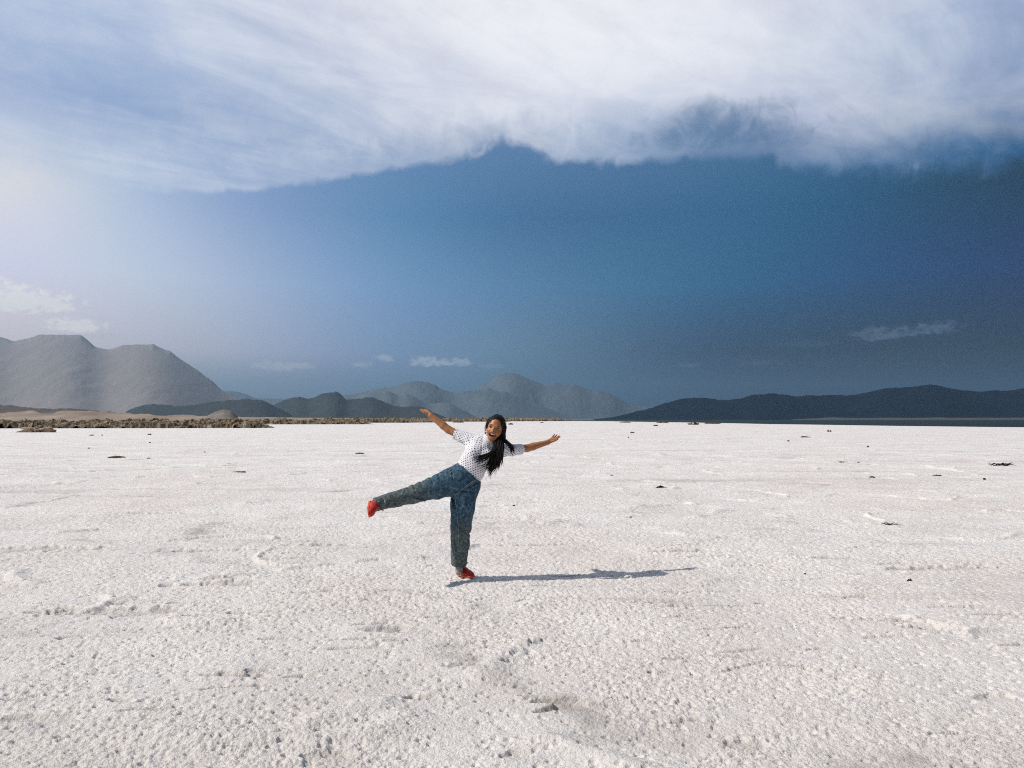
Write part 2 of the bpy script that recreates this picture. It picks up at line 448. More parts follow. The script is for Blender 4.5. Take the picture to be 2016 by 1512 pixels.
def salt_mat():
    m, g, b = material('salt_crust', 0.55, 0.45)
    p = geo_pos(g)
    c = g.ramp(g.noise(p, 0.5, 5, 0.6), [(0.3, (0.68, 0.63, 0.595)), (0.5, (0.75, 0.705, 0.675)), (0.7, (0.81, 0.775, 0.75))])
    # pale rosy mineral tint in drifts
    c = g.mix(g.mapr(g.noise(p, 0.17, 4, 0.5), 0.45, 0.7, 0, 0.6), c, (0.72, 0.64, 0.60))
    # grit caught in the crust
    grit = g.noise(p, 42.0, 3, 0.7)
    patch = g.mapr(g.noise(p, 1.3, 4, 0.6), 0.4, 0.65)
    c = g.mix(g.m('MULTIPLY', g.mapr(grit, 0.58, 0.72), g.m('ADD', 0.3, g.m('MULTIPLY', patch, 0.6))), c, (0.20, 0.165, 0.14))
    # long dusty lines left by wind and water
    sv = g.n('ShaderNodeVectorMath', operation='MULTIPLY')
    g.put(sv.inputs[0], p); sv.inputs[1].default_value = (0.045, 0.42, 1.0)
    streak = g.noise(sv.outputs[0], 1.0, 8, 0.68, 0.5)
    c = g.mix(g.mapr(streak, 0.55, 0.70, 0, 0.6), c, (0.42, 0.385, 0.37))
    sv2 = g.n('ShaderNodeVectorMath', operation='MULTIPLY')
    g.put(sv2.inputs[0], p); sv2.inputs[1].default_value = (0.16, 1.25, 1.0)
    fine = g.noise(sv2.outputs[0], 1.0, 7, 0.7, 0.6)
    c = g.mix(g.mapr(fine, 0.57, 0.72, 0, 0.45), c, (0.40, 0.36, 0.34))
    vor = g.n('ShaderNodeTexVoronoi', feature='DISTANCE_TO_EDGE')
    wv = g.n('ShaderNodeVectorMath', operation='ADD')
    g.put(wv.inputs[0], p); g.put(wv.inputs[1], g.noise(p, 0.8, 4, 0.6, out='Color'))
    g.put(vor.inputs['Vector'], wv.outputs[0]); vor.inputs['Scale'].default_value = 0.16
    ln = g.m('MULTIPLY', g.mapr(vor.outputs['Distance'], 0.0, 0.03, 1, 0), g.mapr(g.noise(p, 0.35, 5, 0.7), 0.5, 0.62))
    c = g.mix(g.m('MULTIPLY', ln, 0.55), c, (0.28, 0.25, 0.235))
    at = g.n('ShaderNodeAttribute', attribute_name='dirt')
    c = g.mix(g.m('MULTIPLY', at.outputs['Fac'], 0.6), c, (0.26, 0.215, 0.185))
    # rough sand behind the rock shelf, far off
    g.put(b.inputs['Base Color'], c)
    hgt = g.m('ADD', g.m('MULTIPLY', g.noise(p, 80.0, 6, 0.7), 0.6), g.m('MULTIPLY', g.noise(p, 9.0, 5, 0.6), 1.4))
    bump(g, b, hgt, 0.9, 0.026)
    return m
build_ground()

# ------------------------------------------------------------------ lake
def build_lake():
    shore = [(2900, 846), (2500, 844), (2250, 842.5), (2016, 841), (1930, 840.4), (1850, 839.4), (1760, 838.4), (1680, 837.2), (1600, 836), (1520, 835),
             (1450, 833.4), (1380, 832.2), (1320, 831.2), (1250, 830.3), (1200, 829.3), (1120, 828.6), (1040, 828.0)]
    pts = [on_ground(a, b) for a, b in shore]
    fine = []
    for p, q in zip(pts, pts[1:]):
        for t in np.linspace(0, 1, 14)[:-1]:
            fine.append(p + (q-p)*t)
    fine = np.array(fine)
    fine[:, 1] *= 1 + 0.05*fbm2(fine[:, 0]/25, fine[:, 1]/25, 4, 5)
    far = fine.copy()
    az = np.linspace(math.atan2(fine[0, 0], fine[0, 1]), rad(0.5), len(fine))
    far[:, 0], far[:, 1] = 4600*np.sin(az)/np.cos(az), 4600
    V = []
    for t in (0, 0.004, 0.02, 0.08, 0.3, 1.0):
        V.append(fine + (far-fine)*t)
    V = np.stack(V, 1)
    V[..., 2] = 0.012
    m, g, b = material('lake_water', 0.45, 0.03)
    p = geo_pos(g)
    g.put(b.inputs['Base Color'], g.ramp(g.noise(p, 0.03, 5, 0.6), [(0.3, (0.010, 0.021, 0.024)), (0.7, (0.02, 0.035, 0.036))]))
    bump(g, b, g.noise(p, 1.2, 6, 0.65), 1.0, 0.25)
    struct(new_mesh('lake_water', V.reshape(-1, 3), grid_faces(V.shape[0], V.shape[1])[:, ::-1], m))
build_lake()

# ------------------------------------------------------------------ mountains
def mountain(name, prof, D, mat, run=2.2, rough=0.03, seed=1, n=620, nv=60, skew=0.0):
    prof = np.array(prof, float)
    xs = np.linspace(prof[0, 0], prof[-1, 0], n)
    ys = np.interp(xs, prof[:, 0], prof[:, 1])
    ks = np.ones(5)/5
    ys = np.convolve(np.pad(ys, 2, 'edge'), ks, 'valid')
    top = np.array([at_depth(a, b, D) for a, b in zip(xs, ys)])
    px1 = D/FPX
    top[:, 2] += 2.6*px1*fbm2(xs/22.0, xs*0+seed, 6, seed, 0.62)*sstep(top[:, 2], 0, 14*px1)
    H = np.maximum(top[:, 2], 0.0)
    t = np.concatenate([-np.linspace(1, 0, nv)**1.25, (np.linspace(0, 1, nv//2+1)**1.2)[1:]])
    def sm(v, w):
        return np.convolve(np.pad(v, w, 'edge'), np.ones(2*w+1)/(2*w+1), 'valid')
    w0 = max(4, n//40)
    Hs = sm(sm(H, w0), w0)
    V = np.zeros((n, len(t), 3))
    for k, tk in enumerate(t):
        s = abs(tk)
        V[:, k, 0] = top[:, 0]*(1 + tk*(Hs*run + 60)/D)
        V[:, k, 1] = top[:, 1] + tk*(Hs*run + 60)
        mixs = float(sstep(np.array(s), 0.0, 0.10))
        Hk = H*(1-mixs) + Hs*mixs
        x, y = V[:, k, 0], V[:, k, 1]
        sc = 0.05*D
        rg = np.abs(2*fbm2(x/sc + 0.25*fbm2(x/sc, y/sc, 2, seed+3), y/sc*0.45, 6, seed+7, 0.6))
        V[:, k, 2] = Hk*(1-s)**1.15 - (rg-0.25)*Hs*rough*3.2*(s*(1-s))**0.7 - 6*s
        if k in (0, len(t)-1):
            V[:, k, 2] = -8
    return struct(new_mesh(name, V.reshape(-1, 3), grid_faces(n, len(t))[:, ::-1], mat))

basalt = mottled('haze_tinted_mountain_rock', [(0.105, 0.130, 0.155), (0.122, 0.147, 0.172), (0.14, 0.164, 0.187)], 0.003, 0.9, 0.1, world=True)  # blue in the rock colour stands in for distance haze
dark_basalt = mottled('haze_tinted_dark_lava', [(0.036, 0.044, 0.050), (0.044, 0.051, 0.057), (0.053, 0.059, 0.063)], 0.006, 0.9, 0.1, world=True)  # bluish tint paints some haze onto the dark lava
pale_rock = mottled('haze_paled_mountain_rock', [(0.26, 0.232, 0.232), (0.275, 0.245, 0.243), (0.29, 0.257, 0.253)], 0.002, 0.95, 0.05, world=True)  # raised paleness stands in for denser haze over the left range
black_lava = mottled('haze_tinted_black_lava', [(0.006, 0.013, 0.024), (0.008, 0.015, 0.027), (0.011, 0.018, 0.030)], 0.006, 0.95, 0.05, world=True)  # blue cast is haze put into the lava colour
sand = mottled('tan_desert_sand', [(0.20, 0.155, 0.125), (0.28, 0.22, 0.175), (0.36, 0.29, 0.235)], 0.02, 0.95, 0.05, world=True)

mountain('mountain_range', [(-420, 700), (-250, 640), (-100, 646), (0, 663), (27, 672), (50, 668), (75, 659), (110, 660), (160, 660), (172, 668), (190, 685), (203, 686), (213, 689), (230, 684), (250, 679), (278, 677), (302, 678), (315, 685), (335, 692), (350, 703), (370, 718), (385, 727), (400, 739), (415, 748), (430, 762), (445, 771), (462, 781), (480, 789), (520, 800), (590, 815), (640, 827)], 9000, pale_rock, seed=21, rough=0.010, nv=90)
mountain('mountain_range', [(405, 812), (430, 775), (445, 769), (462, 771), (485, 777), (505, 784), (530, 785), (570, 785), (610, 789), (660, 800), (720, 815), (760, 827)], 13500, basalt, seed=33)
mountain('mountain_range', [(225, 826), (255, 806), (280, 799), (300, 796), (322, 795), (345, 799), (360, 798), (385, 796), (420, 791), (445, 788), (470, 787), (500, 786), (515, 787), (527, 793), (540, 800), (560, 810), (590, 827)], 4500, dark_basalt, seed=41)
mountain('mountain_range', [(480, 826), (520, 803), (540, 798), (560, 788), (575, 783), (590, 782), (605, 785), (618, 783), (632, 776), (650, 773), (656, 774), (661, 771), (668, 775), (683, 786), (700, 785), (720, 783), (735, 783), (750, 788), (770, 796), (790, 802), (805, 800), (822, 799), (835, 803), (855, 812), (890, 827)], 5600, dark_basalt, seed=55)
mountain('mountain_range', [(660, 822), (690, 788), (705, 782), (720, 776), (738, 772), (752, 771), (762, 769), (772, 773), (785, 779), (800, 776), (812, 780), (830, 787), (846, 795), (860, 795), (872, 793), (885, 794), (900, 803), (920, 812), (940, 822), (955, 827)], 7200, basalt, seed=61)
mountain('mountain_range', [(620, 815), (655, 781), (690, 776), (715, 771), (730, 768), (765, 762), (790, 756), (812, 751), (828, 750), (842, 752), (858, 757), (868, 766), (885, 772), (900, 774), (912, 770), (935, 767), (957, 764), (975, 768), (1000, 773), (1020, 782), (1045, 792), (1080, 805), (1130, 820), (1160, 827)], 10000, basalt, seed=73)
mountain('mountain_range', [(900, 800), (945, 760), (965, 752), (982, 737), (995, 734), (1010, 734), (1020, 737), (1035, 745), (1055, 751), (1070, 757), (1080, 756), (1093, 752), (1105, 756), (1118, 758), (1130, 757), (1150, 764), (1166, 770), (1182, 769), (1197, 773), (1215, 783), (1235, 794), (1255, 800), (1290, 802), (1340, 810), (1420, 827)], 12800, basalt, seed=87)
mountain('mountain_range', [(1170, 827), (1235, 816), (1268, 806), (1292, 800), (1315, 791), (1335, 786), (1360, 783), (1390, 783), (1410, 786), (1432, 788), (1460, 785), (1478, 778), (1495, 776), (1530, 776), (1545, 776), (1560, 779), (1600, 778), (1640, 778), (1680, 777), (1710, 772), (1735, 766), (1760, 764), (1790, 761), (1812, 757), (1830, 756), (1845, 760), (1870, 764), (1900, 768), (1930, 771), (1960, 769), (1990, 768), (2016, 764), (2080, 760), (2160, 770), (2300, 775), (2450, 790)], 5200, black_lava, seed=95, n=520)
# pale beach below the right-hand range
beach = []
for px in np.linspace(1560, 2400, 160):
    wv = 1.2*fbm2(np.array([px/40.0]), np.array([0.3]), 4, 12)[0]
    beach.append((px, 822.4 + wv + 2.5*max(0, (1640-px)/80)))
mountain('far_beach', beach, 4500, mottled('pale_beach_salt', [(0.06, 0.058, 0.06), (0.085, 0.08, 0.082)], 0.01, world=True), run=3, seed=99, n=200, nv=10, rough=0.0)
# low dark slope and sand rise on the left
mountain('desert_hill', [(-500, 800), (-200, 796), (0, 797), (35, 799.5), (70, 803), (95, 805), (122, 803.5), (150, 805), (170, 806), (195, 808.5), (215, 811), (250, 816), (330, 822), (380, 827)], 1500, mottled('dark_hill_soil', [(0.06, 0.052, 0.045), (0.10, 0.085, 0.07)], 0.02, world=True), seed=103, run=5, rough=0.03)
mountain('sand_rise', [(-500, 812), (-150, 811), (-40, 812), (0, 813.5), (25, 812), (50, 809.5), (64, 809), (78, 813), (90, 818), (98, 816), (110, 811), (125, 808.6), (155, 808.5), (180, 810.5), (205, 811.5), (240, 813.5), (290, 815.5), (330, 818), (361, 817.5), (390, 818.5), (412, 819), (450, 820.5), (520, 821.5), (640, 822.5), (800, 824.2), (900, 827)], 1050, sand, seed=111, run=9, rough=0.02)
mountain('desert_hill', [(395, 824), (408, 818), (420, 812), (432, 808), (442, 806.6), (452, 809), (460, 815), (468, 822), (474, 826)], 820, mottled('grey_cone_rock', [(0.10, 0.085, 0.07), (0.22, 0.19, 0.16)], 0.06, world=True), seed=121, run=1.3, rough=0.05, n=120)

# ------------------------------------------------------------------ rock shelves along the edge of the salt
rockm = mottled('brown_tufa_rock', [(0.05, 0.037, 0.025), (0.155, 0.118, 0.078), (0.27, 0.215, 0.15), (0.46, 0.385, 0.295)], 0.9, 0.95, 0.1, bs=0.6, bd=0.12, world=True)
def rock_shelf(x0, y0, x1, y1, depth, hgt, step, seed, block=1.5, left_open=False):
    """broken rubble shelf: front foot runs from pixel (x0,y0) to (x1,y1)"""
    a, b = on_ground(x0, y0), on_ground(x1, y1)
    L = np.linalg.norm(b-a)
    ax = (b-a)/L
    nrm = np.array([-ax[1], ax[0], 0])
    if nrm[1] < 0:
        nrm = -nrm
    nu, nv = int(L/step)+1, int(depth/step)+1
    u = np.linspace(0, L, nu)[:, None]; v = np.linspace(0, depth, nv)[None, :]
    u, v = np.broadcast_arrays(u, v)
    wu = u + 0.5*fbm2(u/1.1, v/1.1, 3, seed); wv = v + 0.5*fbm2(u/1.1, v/1.1, 3, seed+5)
    f1, f2, idv = worley2(wu/block, wv/block*1.2, seed+1, second=True)
    g1, g2, idg = worley2(wu/block*2.6, wv/block*2.8, seed+2, second=True)
    ramp = sstep(v + 0.9*fbm2(u/2.2, v/2.2, 3, seed+8), 0.1, depth*0.55)
    base = hgt*(0.30 + 0.50*ramp + 0.45*fbm2(u/7.0, v/7.0, 3, seed+9) + 0.35*fbm2(u/2.6, v/2.6, 2, seed+10))
    tilt = np.sin(idv*40)*(wu-np.round(wu/block)*block)*0.25 + np.cos(idv*57)*(wv-np.round(wv/block)*block)*0.25
    dm1 = np.sqrt(np.clip(1 - (f1/0.78)**2, 0, 1)); dm2 = np.sqrt(np.clip(1 - (g1/0.75)**2, 0, 1))
    h = 0.75*base + hgt*(0.42*dm1*(0.25+idv) + 0.20*dm2*(0.2+idg) - 0.22) + tilt*hgt*0.25*dm1
    h -= hgt*0.28*(1-sstep(f2-f1, 0.0, 0.14))
    h += hgt*0.07*fbm2(u/0.6, v/0.6, 3, seed+12)
    edge = sstep(v + 0.8*fbm2(u/1.4, v*0, 4, seed+20), 0.05, 0.5)*(1 - sstep(v, depth*0.85, depth*0.99))
    endr = 1 - sstep(u + 0.25*v + 1.5*fbm2(u/2, v/2, 3, seed+4), L*0.94-1, L-0.3)
    h = h*edge*endr
    if not left_open:
        h = h*sstep(u, 0.2, 2.5)
    h = np.where(h > 0.02, h, -0.25)
    V = a + ax*u[..., None] + nrm*v[..., None]
    V = V.copy(); V[..., 2] = h
    V[..., 0] += 0.07*fbm2(u/0.9, v/0.9 + h/0.6, 3, seed+31)*block
    return new_mesh('rock_shelf', V.reshape(-1, 3), grid_faces(nu, nv), rockm, smooth=False)
# tan ground between the rock shelves and the sand rise
ap = []
for px in np.linspace(-420, 860, 90):
    near = on_ground(px, 830.5 - 1.6*max(0, (px-560)/300))
    ap.append([near*(1 + t*(1000/near[1]-1)) for t in (0, 0.02, 0.1, 0.3, 0.6, 1.0)])
ap = np.array(ap); ap[..., 2] = 0.02
ap[:, 0, :2] *= (1 + 0.08*fbm2(ap[:, 0, 0]/30, ap[:, 0, 1]/30, 3, 3))[:, None]
struct(new_mesh('desert_ground', ap.reshape(-1, 3), grid_faces(90, 6)[:, ::-1], sand))
G = 'brown rock shelves edging the salt'
tag(rock_shelf(-330, 844, 553, 842.5, 13, 1.7, 0.13, 300, 1.8, True), 'nearest and longest brown rubble rock shelf, running along the salt from the left edge', 'rock shelf', G)
tag(rock_shelf(430, 835.6, 742, 835.2, 16, 1.9, 0.2, 320, 2.2, True), 'second brown rock shelf, set further back just right of the longest one', 'rock shelf', G)
tag(rock_shelf(690, 832.4, 812, 832.2, 16, 2.6, 0.3, 340, 2.2), 'low brown rock shelf below the raised hand, right of the second shelf', 'rock shelf', G)
tag(rock_shelf(800, 832.0, 872, 831.6, 18, 1.6, 0.35, 350, 2.2), 'thin brown rock shelf behind the raised forearm', 'rock shelf', G)
tag(rock_shelf(760, 830.4, 1010, 830.0, 30, 3.0, 0.5, 360, 3.2), 'distant thin rock shelf passing behind the head', 'rock shelf', G)
tag(rock_shelf(985, 829.5, 1130, 828.9, 40, 3.2, 0.7, 370, 4.0), 'farthest faint rock shelf, right of the head, ending at the lake', 'rock shelf', G)

def rock_lump(px, py, wpx, hpx, seed, mat, label, cat='rock', name='rock', group=None, flat=1.0, depth_ratio=0.7, sub=5, block=0.5):
    c = on_ground(px, py)
    s = c[1]/FPX
    w, h = wpx*s/2, hpx*s
    import bmesh
    bm = bmesh.new()
    bmesh.ops.create_icosphere(bm, subdivisions=sub, radius=1.0)
    V = np.array([v.co[:] for v in bm.verts]); F = np.array([[v.index for v in f.verts] for f in bm.faces])
    bm.free()
    q = V*np.array([w, w*depth_ratio, h])
    k = max(w*block, 0.02)
    n1 = vnoise3(V*2.1+seed*3.7, seed); n2 = vnoise3(q/k + seed, seed+3); n3 = vnoise3(q/k*2.7 + seed, seed+4)
    V2 = V*(1 + 0.75*n1 + 0.6*n2 + 0.35*n3)[:, None]
    V2[:, 2] = np.where(V2[:, 2] > 0, np.abs(V2[:, 2])**flat, V2[:, 2]*0.4)
    V2 *= np.array([w, w*depth_ratio, h])
    o = new_mesh(name, V2, F, mat, smooth=False)
    o.location = c
    tag(o, label, cat, group)
    return o
stone_dark = mottled('dark_stone', [(0.02, 0.018, 0.016), (0.06, 0.05, 0.042)], 8, 0.9, 0.1)
stone_brown = mottled('brown_stone', [(0.06, 0.045, 0.033), (0.16, 0.12, 0.085)], 5, 0.9, 0.1)
tan_rock = mottled('tan_crusted_rock', [(0.10, 0.075, 0.05), (0.27, 0.20, 0.14), (0.44, 0.36, 0.28)], 1.6, 0.95, 0.1, bs=0.5, bd=0.06)
rock_lump(72, 851, 58, 9.5, 5, tan_rock, 'long low tan rock mound on the white salt in front of the longest shelf', 'rock', 'rock_mound', block=0.22, flat=0.6)
rock_lump(902, 832, 19, 6.5, 8, tan_rock, 'pale rounded rock dome in front of the shelf, between forearm and face', 'rock', 'rock_mound', block=0.3, flat=0.7)
rock_lump(1302, 832.6, 20, 3.2, 9, stone_brown, 'low wide brown rock by the lake shore, left of the two-humped rocks', 'rock', block=.3, flat=.6)
rock_lump(1361, 836.2, 11, 4.0, 10, tan_rock, 'tan left-hand hump of a close pair of rocks near the shore', 'rock', block=.4)
rock_lump(1370, 836.3, 11, 4.4, 11, stone_dark, 'black right-hand hump of a close pair of rocks near the shore', 'rock', block=.4)
rock_lump(1402, 834.4, 26, 2.4, 12, stone_brown, 'long flat brown rock at the lake edge, right of the pair of humps', 'rock', block=.2, flat=.6)
rock_lump(1292, 838.6, 8, 2.2, 13, stone_dark, 'small dark rock on the salt just below the low wide shore rock', 'rock')
rock_lump(1230, 832.2, 22, 2.0, 14, tan_rock, 'faint pale rock streak near the start of the lake', 'rock', flat=.6)
rock_lump(1005, 836, 9, 2.4, 15, stone_dark, 'small flat dark rock right of the smiling face', 'rock')
rock_lump(1067, 832.5, 6, 1.5, 16, stone_dark, 'tiny dark rock far out above the right forearm', 'rock')
rock_lump(1245, 852.3, 8, 1.9, 17, stone_dark, 'small dark stone on a thin grey line right of the fingertips', 'stone', 'stone')
rock_lump(1237, 861.8, 2.4, 1.7, 18, stone_dark, 'speck of a dark stone just below the stone on the grey line', 'stone', 'stone')
rock_lump(1630.5, 850, 3.6, 3.6, 19, stone_dark, 'round black stone, left of a touching pair far out on the salt', 'stone', 'stone')
rock_lump(1635, 850, 3.0, 3.2, 20, stone_dark, 'round black stone, right of a touching pair far out on the salt', 'stone', 'stone')
rock_lump(1584.5, 861, 15, 2.0, 21, stone_dark, 'flat long black stone below the pair of round black stones', 'stone', 'stone', flat=.6)
rock_lump(1552, 869, 4.5, 1.9, 22, stone_dark, 'small black stone left of and below the flat long black one', 'stone', 'stone')
rock_lump(1708.5, 880, 4, 2.2, 23, stone_dark, 'small black stone alone on bright salt, right of the flat long one', 'stone', 'stone')
rock_lump(1690, 911, 3.6, 2.3, 24, stone_dark, 'small black stone just right of the thin forked twig', 'stone', 'stone')
rock_lump(1717, 941, 11, 3.0, 25, stone_dark, 'dark flat stone halfway between thin forked twig and leafless twig tuft', 'stone', 'stone')
rock_lump(1846, 936.5, 14, 1.9, 26, stone_dark, 'thin dark flat stone left of and below the long driftwood', 'stone', 'stone', flat=.6)
rock_lump(1938, 944, 5, 2.6, 27, stone_dark, 'small dark stone below the long driftwood', 'stone', 'stone')
rock_lump(1791, 1144, 8, 5.0, 28, stone_dark, 'black pebble low on the right, below the leafless twig tuft', 'pebble', 'pebble')
rock_lump(231, 901, 26, 3.0, 29, stone_brown, 'brown flat slab on the left salt below the row of dots', 'stone', 'stone', flat=.6, block=.3)
rock_lump(294.5, 856, 7, 2.0, 30, stone_dark, 'dark stone nearest the front of the long shelf, above its lone twin', 'stone', 'stone')
rock_lump(295, 872, 4, 1.7, 31, stone_dark, 'tiny dark stone directly below the one nearest the long shelf', 'stone', 'stone')
rock_lump(175.5, 883, 3.5, 1.7, 32, stone_dark, 'tiny dark stone above and left of the brown flat slab', 'stone', 'stone')
rock_lump(181, 857.5, 8, 1.6, 33, stone_dark, 'flat dark stone right of the tan mound', 'stone', 'stone')
rock_lump(201, 857.5, 2.6, 1.8, 34, stone_dark, 'round dark speck of stone right of the flat one by the tan mound', 'stone', 'stone')
rock_lump(293, 903, 7, 1.7, 35, stone_dark, 'small dark stone right of the brown flat slab', 'stone', 'stone')
rock_lump(403, 891, 2.6, 1.7, 36, stone_dark, 'lone speck of stone on bright salt right of the brown flat slab', 'stone', 'stone')
rock_lump(472, 929.5, 25, 1.7, 37, stone_brown, 'thin brown flat stone left of the raised shoe, above it on bright salt', 'stone', 'stone', flat=.5)
rock_lump(708, 893, 14, 1.7, 38, stone_brown, 'thin brown stone left of the raised hand, lying on bright salt', 'stone', 'stone', flat=.5)
rock_lump(1012, 997, 6, 2.8, 39, stone_dark, 'dark stone just right of the jeans hip', 'stone', 'stone')
rock_lump(1205, 937, 5, 2.2, 40, stone_dark, 'little dark stone left of the twig clump with an upright stub', 'stone', 'stone')
rock_lump(1585, 1131, 5, 3.0, 41, stone_dark, 'dark pebble right of the end of the shadow', 'pebble', 'pebble')
rock_lump(1558, 1066, 5, 3.0, 42, stone_dark, 'dark pebble left of the leafless twig tuft', 'pebble', 'pebble')

# ------------------------------------------------------------------ dry twigs
def tube(pts, radii, n=6):
    pts = np.array(pts, float); radii = np.array(radii, float)
    m = len(pts)
    T = np.gradient(pts, axis=0); T /= np.linalg.norm(T, axis=1)[:, None] + 1e-9
    ref = np.array([0.31, 0.9, 0.2]); ref = ref/np.linalg.norm(ref)
    A = np.cross(T, ref); A /= np.linalg.norm(A, axis=1)[:, None] + 1e-9
    B = np.cross(T, A)
    th = np.linspace(0, 2*np.pi, n, endpoint=False)
    V = pts[:, None] + radii[:, None, None]*(A[:, None]*np.cos(th)[None, :, None] + B[:, None]*np.sin(th)[None, :, None])
    V = V.reshape(-1, 3)
    F = []
    for i in range(m-1):
        for j in range(n):
            F.append((i*n+j, i*n+(j+1) % n, (i+1)*n+(j+1) % n, (i+1)*n+j))
    V = np.concatenate([V, pts[:1], pts[-1:]])
    for j in range(n):
        F.append((m*n, (j+1) % n, j, j)); F.append((m*n+1, (m-1)*n+j, (m-1)*n+(j+1) % n, (m-1)*n+(j+1) % n))
    return V, F
class Acc:
    def __init__(self):
        self.V = []; self.F = []; self.n = 0
    def add(self, VF):
        V, F = VF
        self.V.append(V); self.F.append(np.array(F)+self.n); self.n += len(V)
    def tri(self):
        V, F = np.concatenate(self.V), np.concatenate(self.F)
        T = np.concatenate([F[:, :3], F[:, [0, 2, 3]]])
        T = T[(T[:, 0] != T[:, 1]) & (T[:, 1] != T[:, 2]) & (T[:, 0] != T[:, 2])]
        return V, T
twig_mat = mottled('black_dry_wood', [(0.012, 0.010, 0.009), (0.04, 0.032, 0.026)], 20, 0.9, 0.1)
def twigs(px, py, spread, count, rr, seed, label, stub=0.0, lie=0.25, name='dry_twigs'):
    rg = np.random.default_rng(seed)
    c = on_ground(px, py)
    acc = Acc()
    for k in range(count):
        a = rg.uniform(-0.5, 0.5) + (math.pi if rg.random() < .5 else 0)
        L = spread*rg.uniform(0.35, 1.0)*0.5
        m = 7
        t = np.linspace(0, 1, m)
        x = rg.uniform(-.2, .2)*spread + np.cos(a)*L*t
        y = rg.uniform(-.1, .1)*spread + np.sin(a)*L*t*0.8
        z = 0.012 + spread*lie*rg.uniform(0.1, 0.6)*np.sin(np.pi*np.clip(t*rg.uniform(.6, 1.1), 0, 1))
        P = np.stack([x, y, z], -1) + rg.normal(0, spread*0.012, (m, 3))
        P[:, 2] = np.maximum(P[:, 2], 0.006)
        acc.add(tube(P, rr*(1-0.75*t)*rg.uniform(.5, 1.1), 5))
    if stub:
        t = np.linspace(0, 1, 6)
        P = np.stack([-0.02*spread+0.03*stub*np.sin(5*t), 0*t, t*stub], -1)
        acc.add(tube(P, rr*1.9*(1-0.8*t), 6))
        th = np.linspace(0, 1, 6)
        P = np.stack([(-0.42+0.8*th)*spread, 0*th, 0.015+0.05*np.sin(math.pi*th)*spread*2], -1)
        acc.add(tube(P, rr*2.2*(1.05-np.abs(th-0.5)*1.6), 6))
    V, T = acc.tri()
    o = new_mesh(name, V, T, twig_mat)
    o.location = c
    return tag(o, label, 'twigs')
twigs(1301, 962, 0.30, 12, 0.012, 3, 'black twig clump with a pointed upright stub, right of the raised fingertips', stub=0.085, lie=.14)
twigs(1972, 917, 0.85, 16, 0.018, 4, 'long black looping driftwood at the far right of the salt', lie=.18, name='driftwood')
twigs(1750, 1035, 0.22, 14, 0.008, 5, 'black leafless twig tuft on the right salt below the driftwood', lie=.3)
twigs(1660, 911, 0.42, 5, 0.009, 6, 'thin grey forked twig left of the driftwood', lie=.25)
twigs(1523, 1318, 0.075, 2, 0.004, 7, 'single thin brown twig splinter lying low on the near salt', lie=.08)
twigs(1240, 1020, 0.16, 5, 0.006, 8, 'small flat bundle of dark twigs halfway between shadow and twig clump', lie=.12)

# ------------------------------------------------------------------ signed-distance modelling for the figure
def surface_nets(Fv, org, h):
    s = Fv < 0
    nx, ny, nz = Fv.shape
    c = np.zeros((nx-1, ny-1, nz-1), np.uint8)
    for dx in (0, 1):
        for dy in (0, 1):
            for dz in (0, 1):
                c += s[dx:nx-1+dx, dy:ny-1+dy, dz:nz-1+dz]
    act = np.argwhere((c > 0) & (c < 8))
    ids = np.full(c.shape, -1, np.int32)
    ids[act[:, 0], act[:, 1], act[:, 2]] = np.arange(len(act))
    acc = np.zeros((len(act), 3)); cnt = np.zeros(len(act))
    corners = [(a, b, d) for a in (0, 1) for b in (0, 1) for d in (0, 1)]
    val = {k: Fv[act[:, 0]+k[0], act[:, 1]+k[1], act[:, 2]+k[2]].astype(float) for k in corners}
    for k in corners:
        for ax in range(3):
            if k[ax] == 0:
                k2 = list(k); k2[ax] = 1; k2 = tuple(k2)
                a, b = val[k], val[k2]
                cr = (a < 0) != (b < 0)
                t = np.where(cr, a/np.where(cr, a-b, 1), 0)
                for q in range(3):
                    acc[:, q] += np.where(cr, k[q] + (t if q == ax else 0), 0)
                cnt += cr
    V = (act + acc/cnt[:, None])*h + org
    F = []
    for ax in range(3):
        sl0 = [slice(None)]*3; sl1 = [slice(None)]*3
        sl0[ax] = slice(0, -1); sl1[ax] = slice(1, None)
        A, B = s[tuple(sl0)], s[tuple(sl1)]
        e = np.argwhere(A != B)
        o1, o2 = [q for q in range(3) if q != ax]
        ok = (e[:, o1] > 0) & (e[:, o2] > 0) & (e[:, o1] < c.shape[o1]) & (e[:, o2] < c.shape[o2])
        e = e[ok]
        inside_first = A[e[:, 0], e[:, 1], e[:, 2]]
        def cid(d1, d2):
            f = e.copy(); f[:, o1] -= d1; f[:, o2] -= d2
            return ids[f[:, 0], f[:, 1], f[:, 2]]
        q = np.stack([cid(1, 1), cid(0, 1), cid(0, 0), cid(1, 0)], -1)
        flip = inside_first if ax != 1 else ~inside_first
        q[~flip] = q[~flip][:, ::-1]
        F.append(q)
    F = np.concatenate(F)
    F = F[(F >= 0).all(1)]
    return V, F
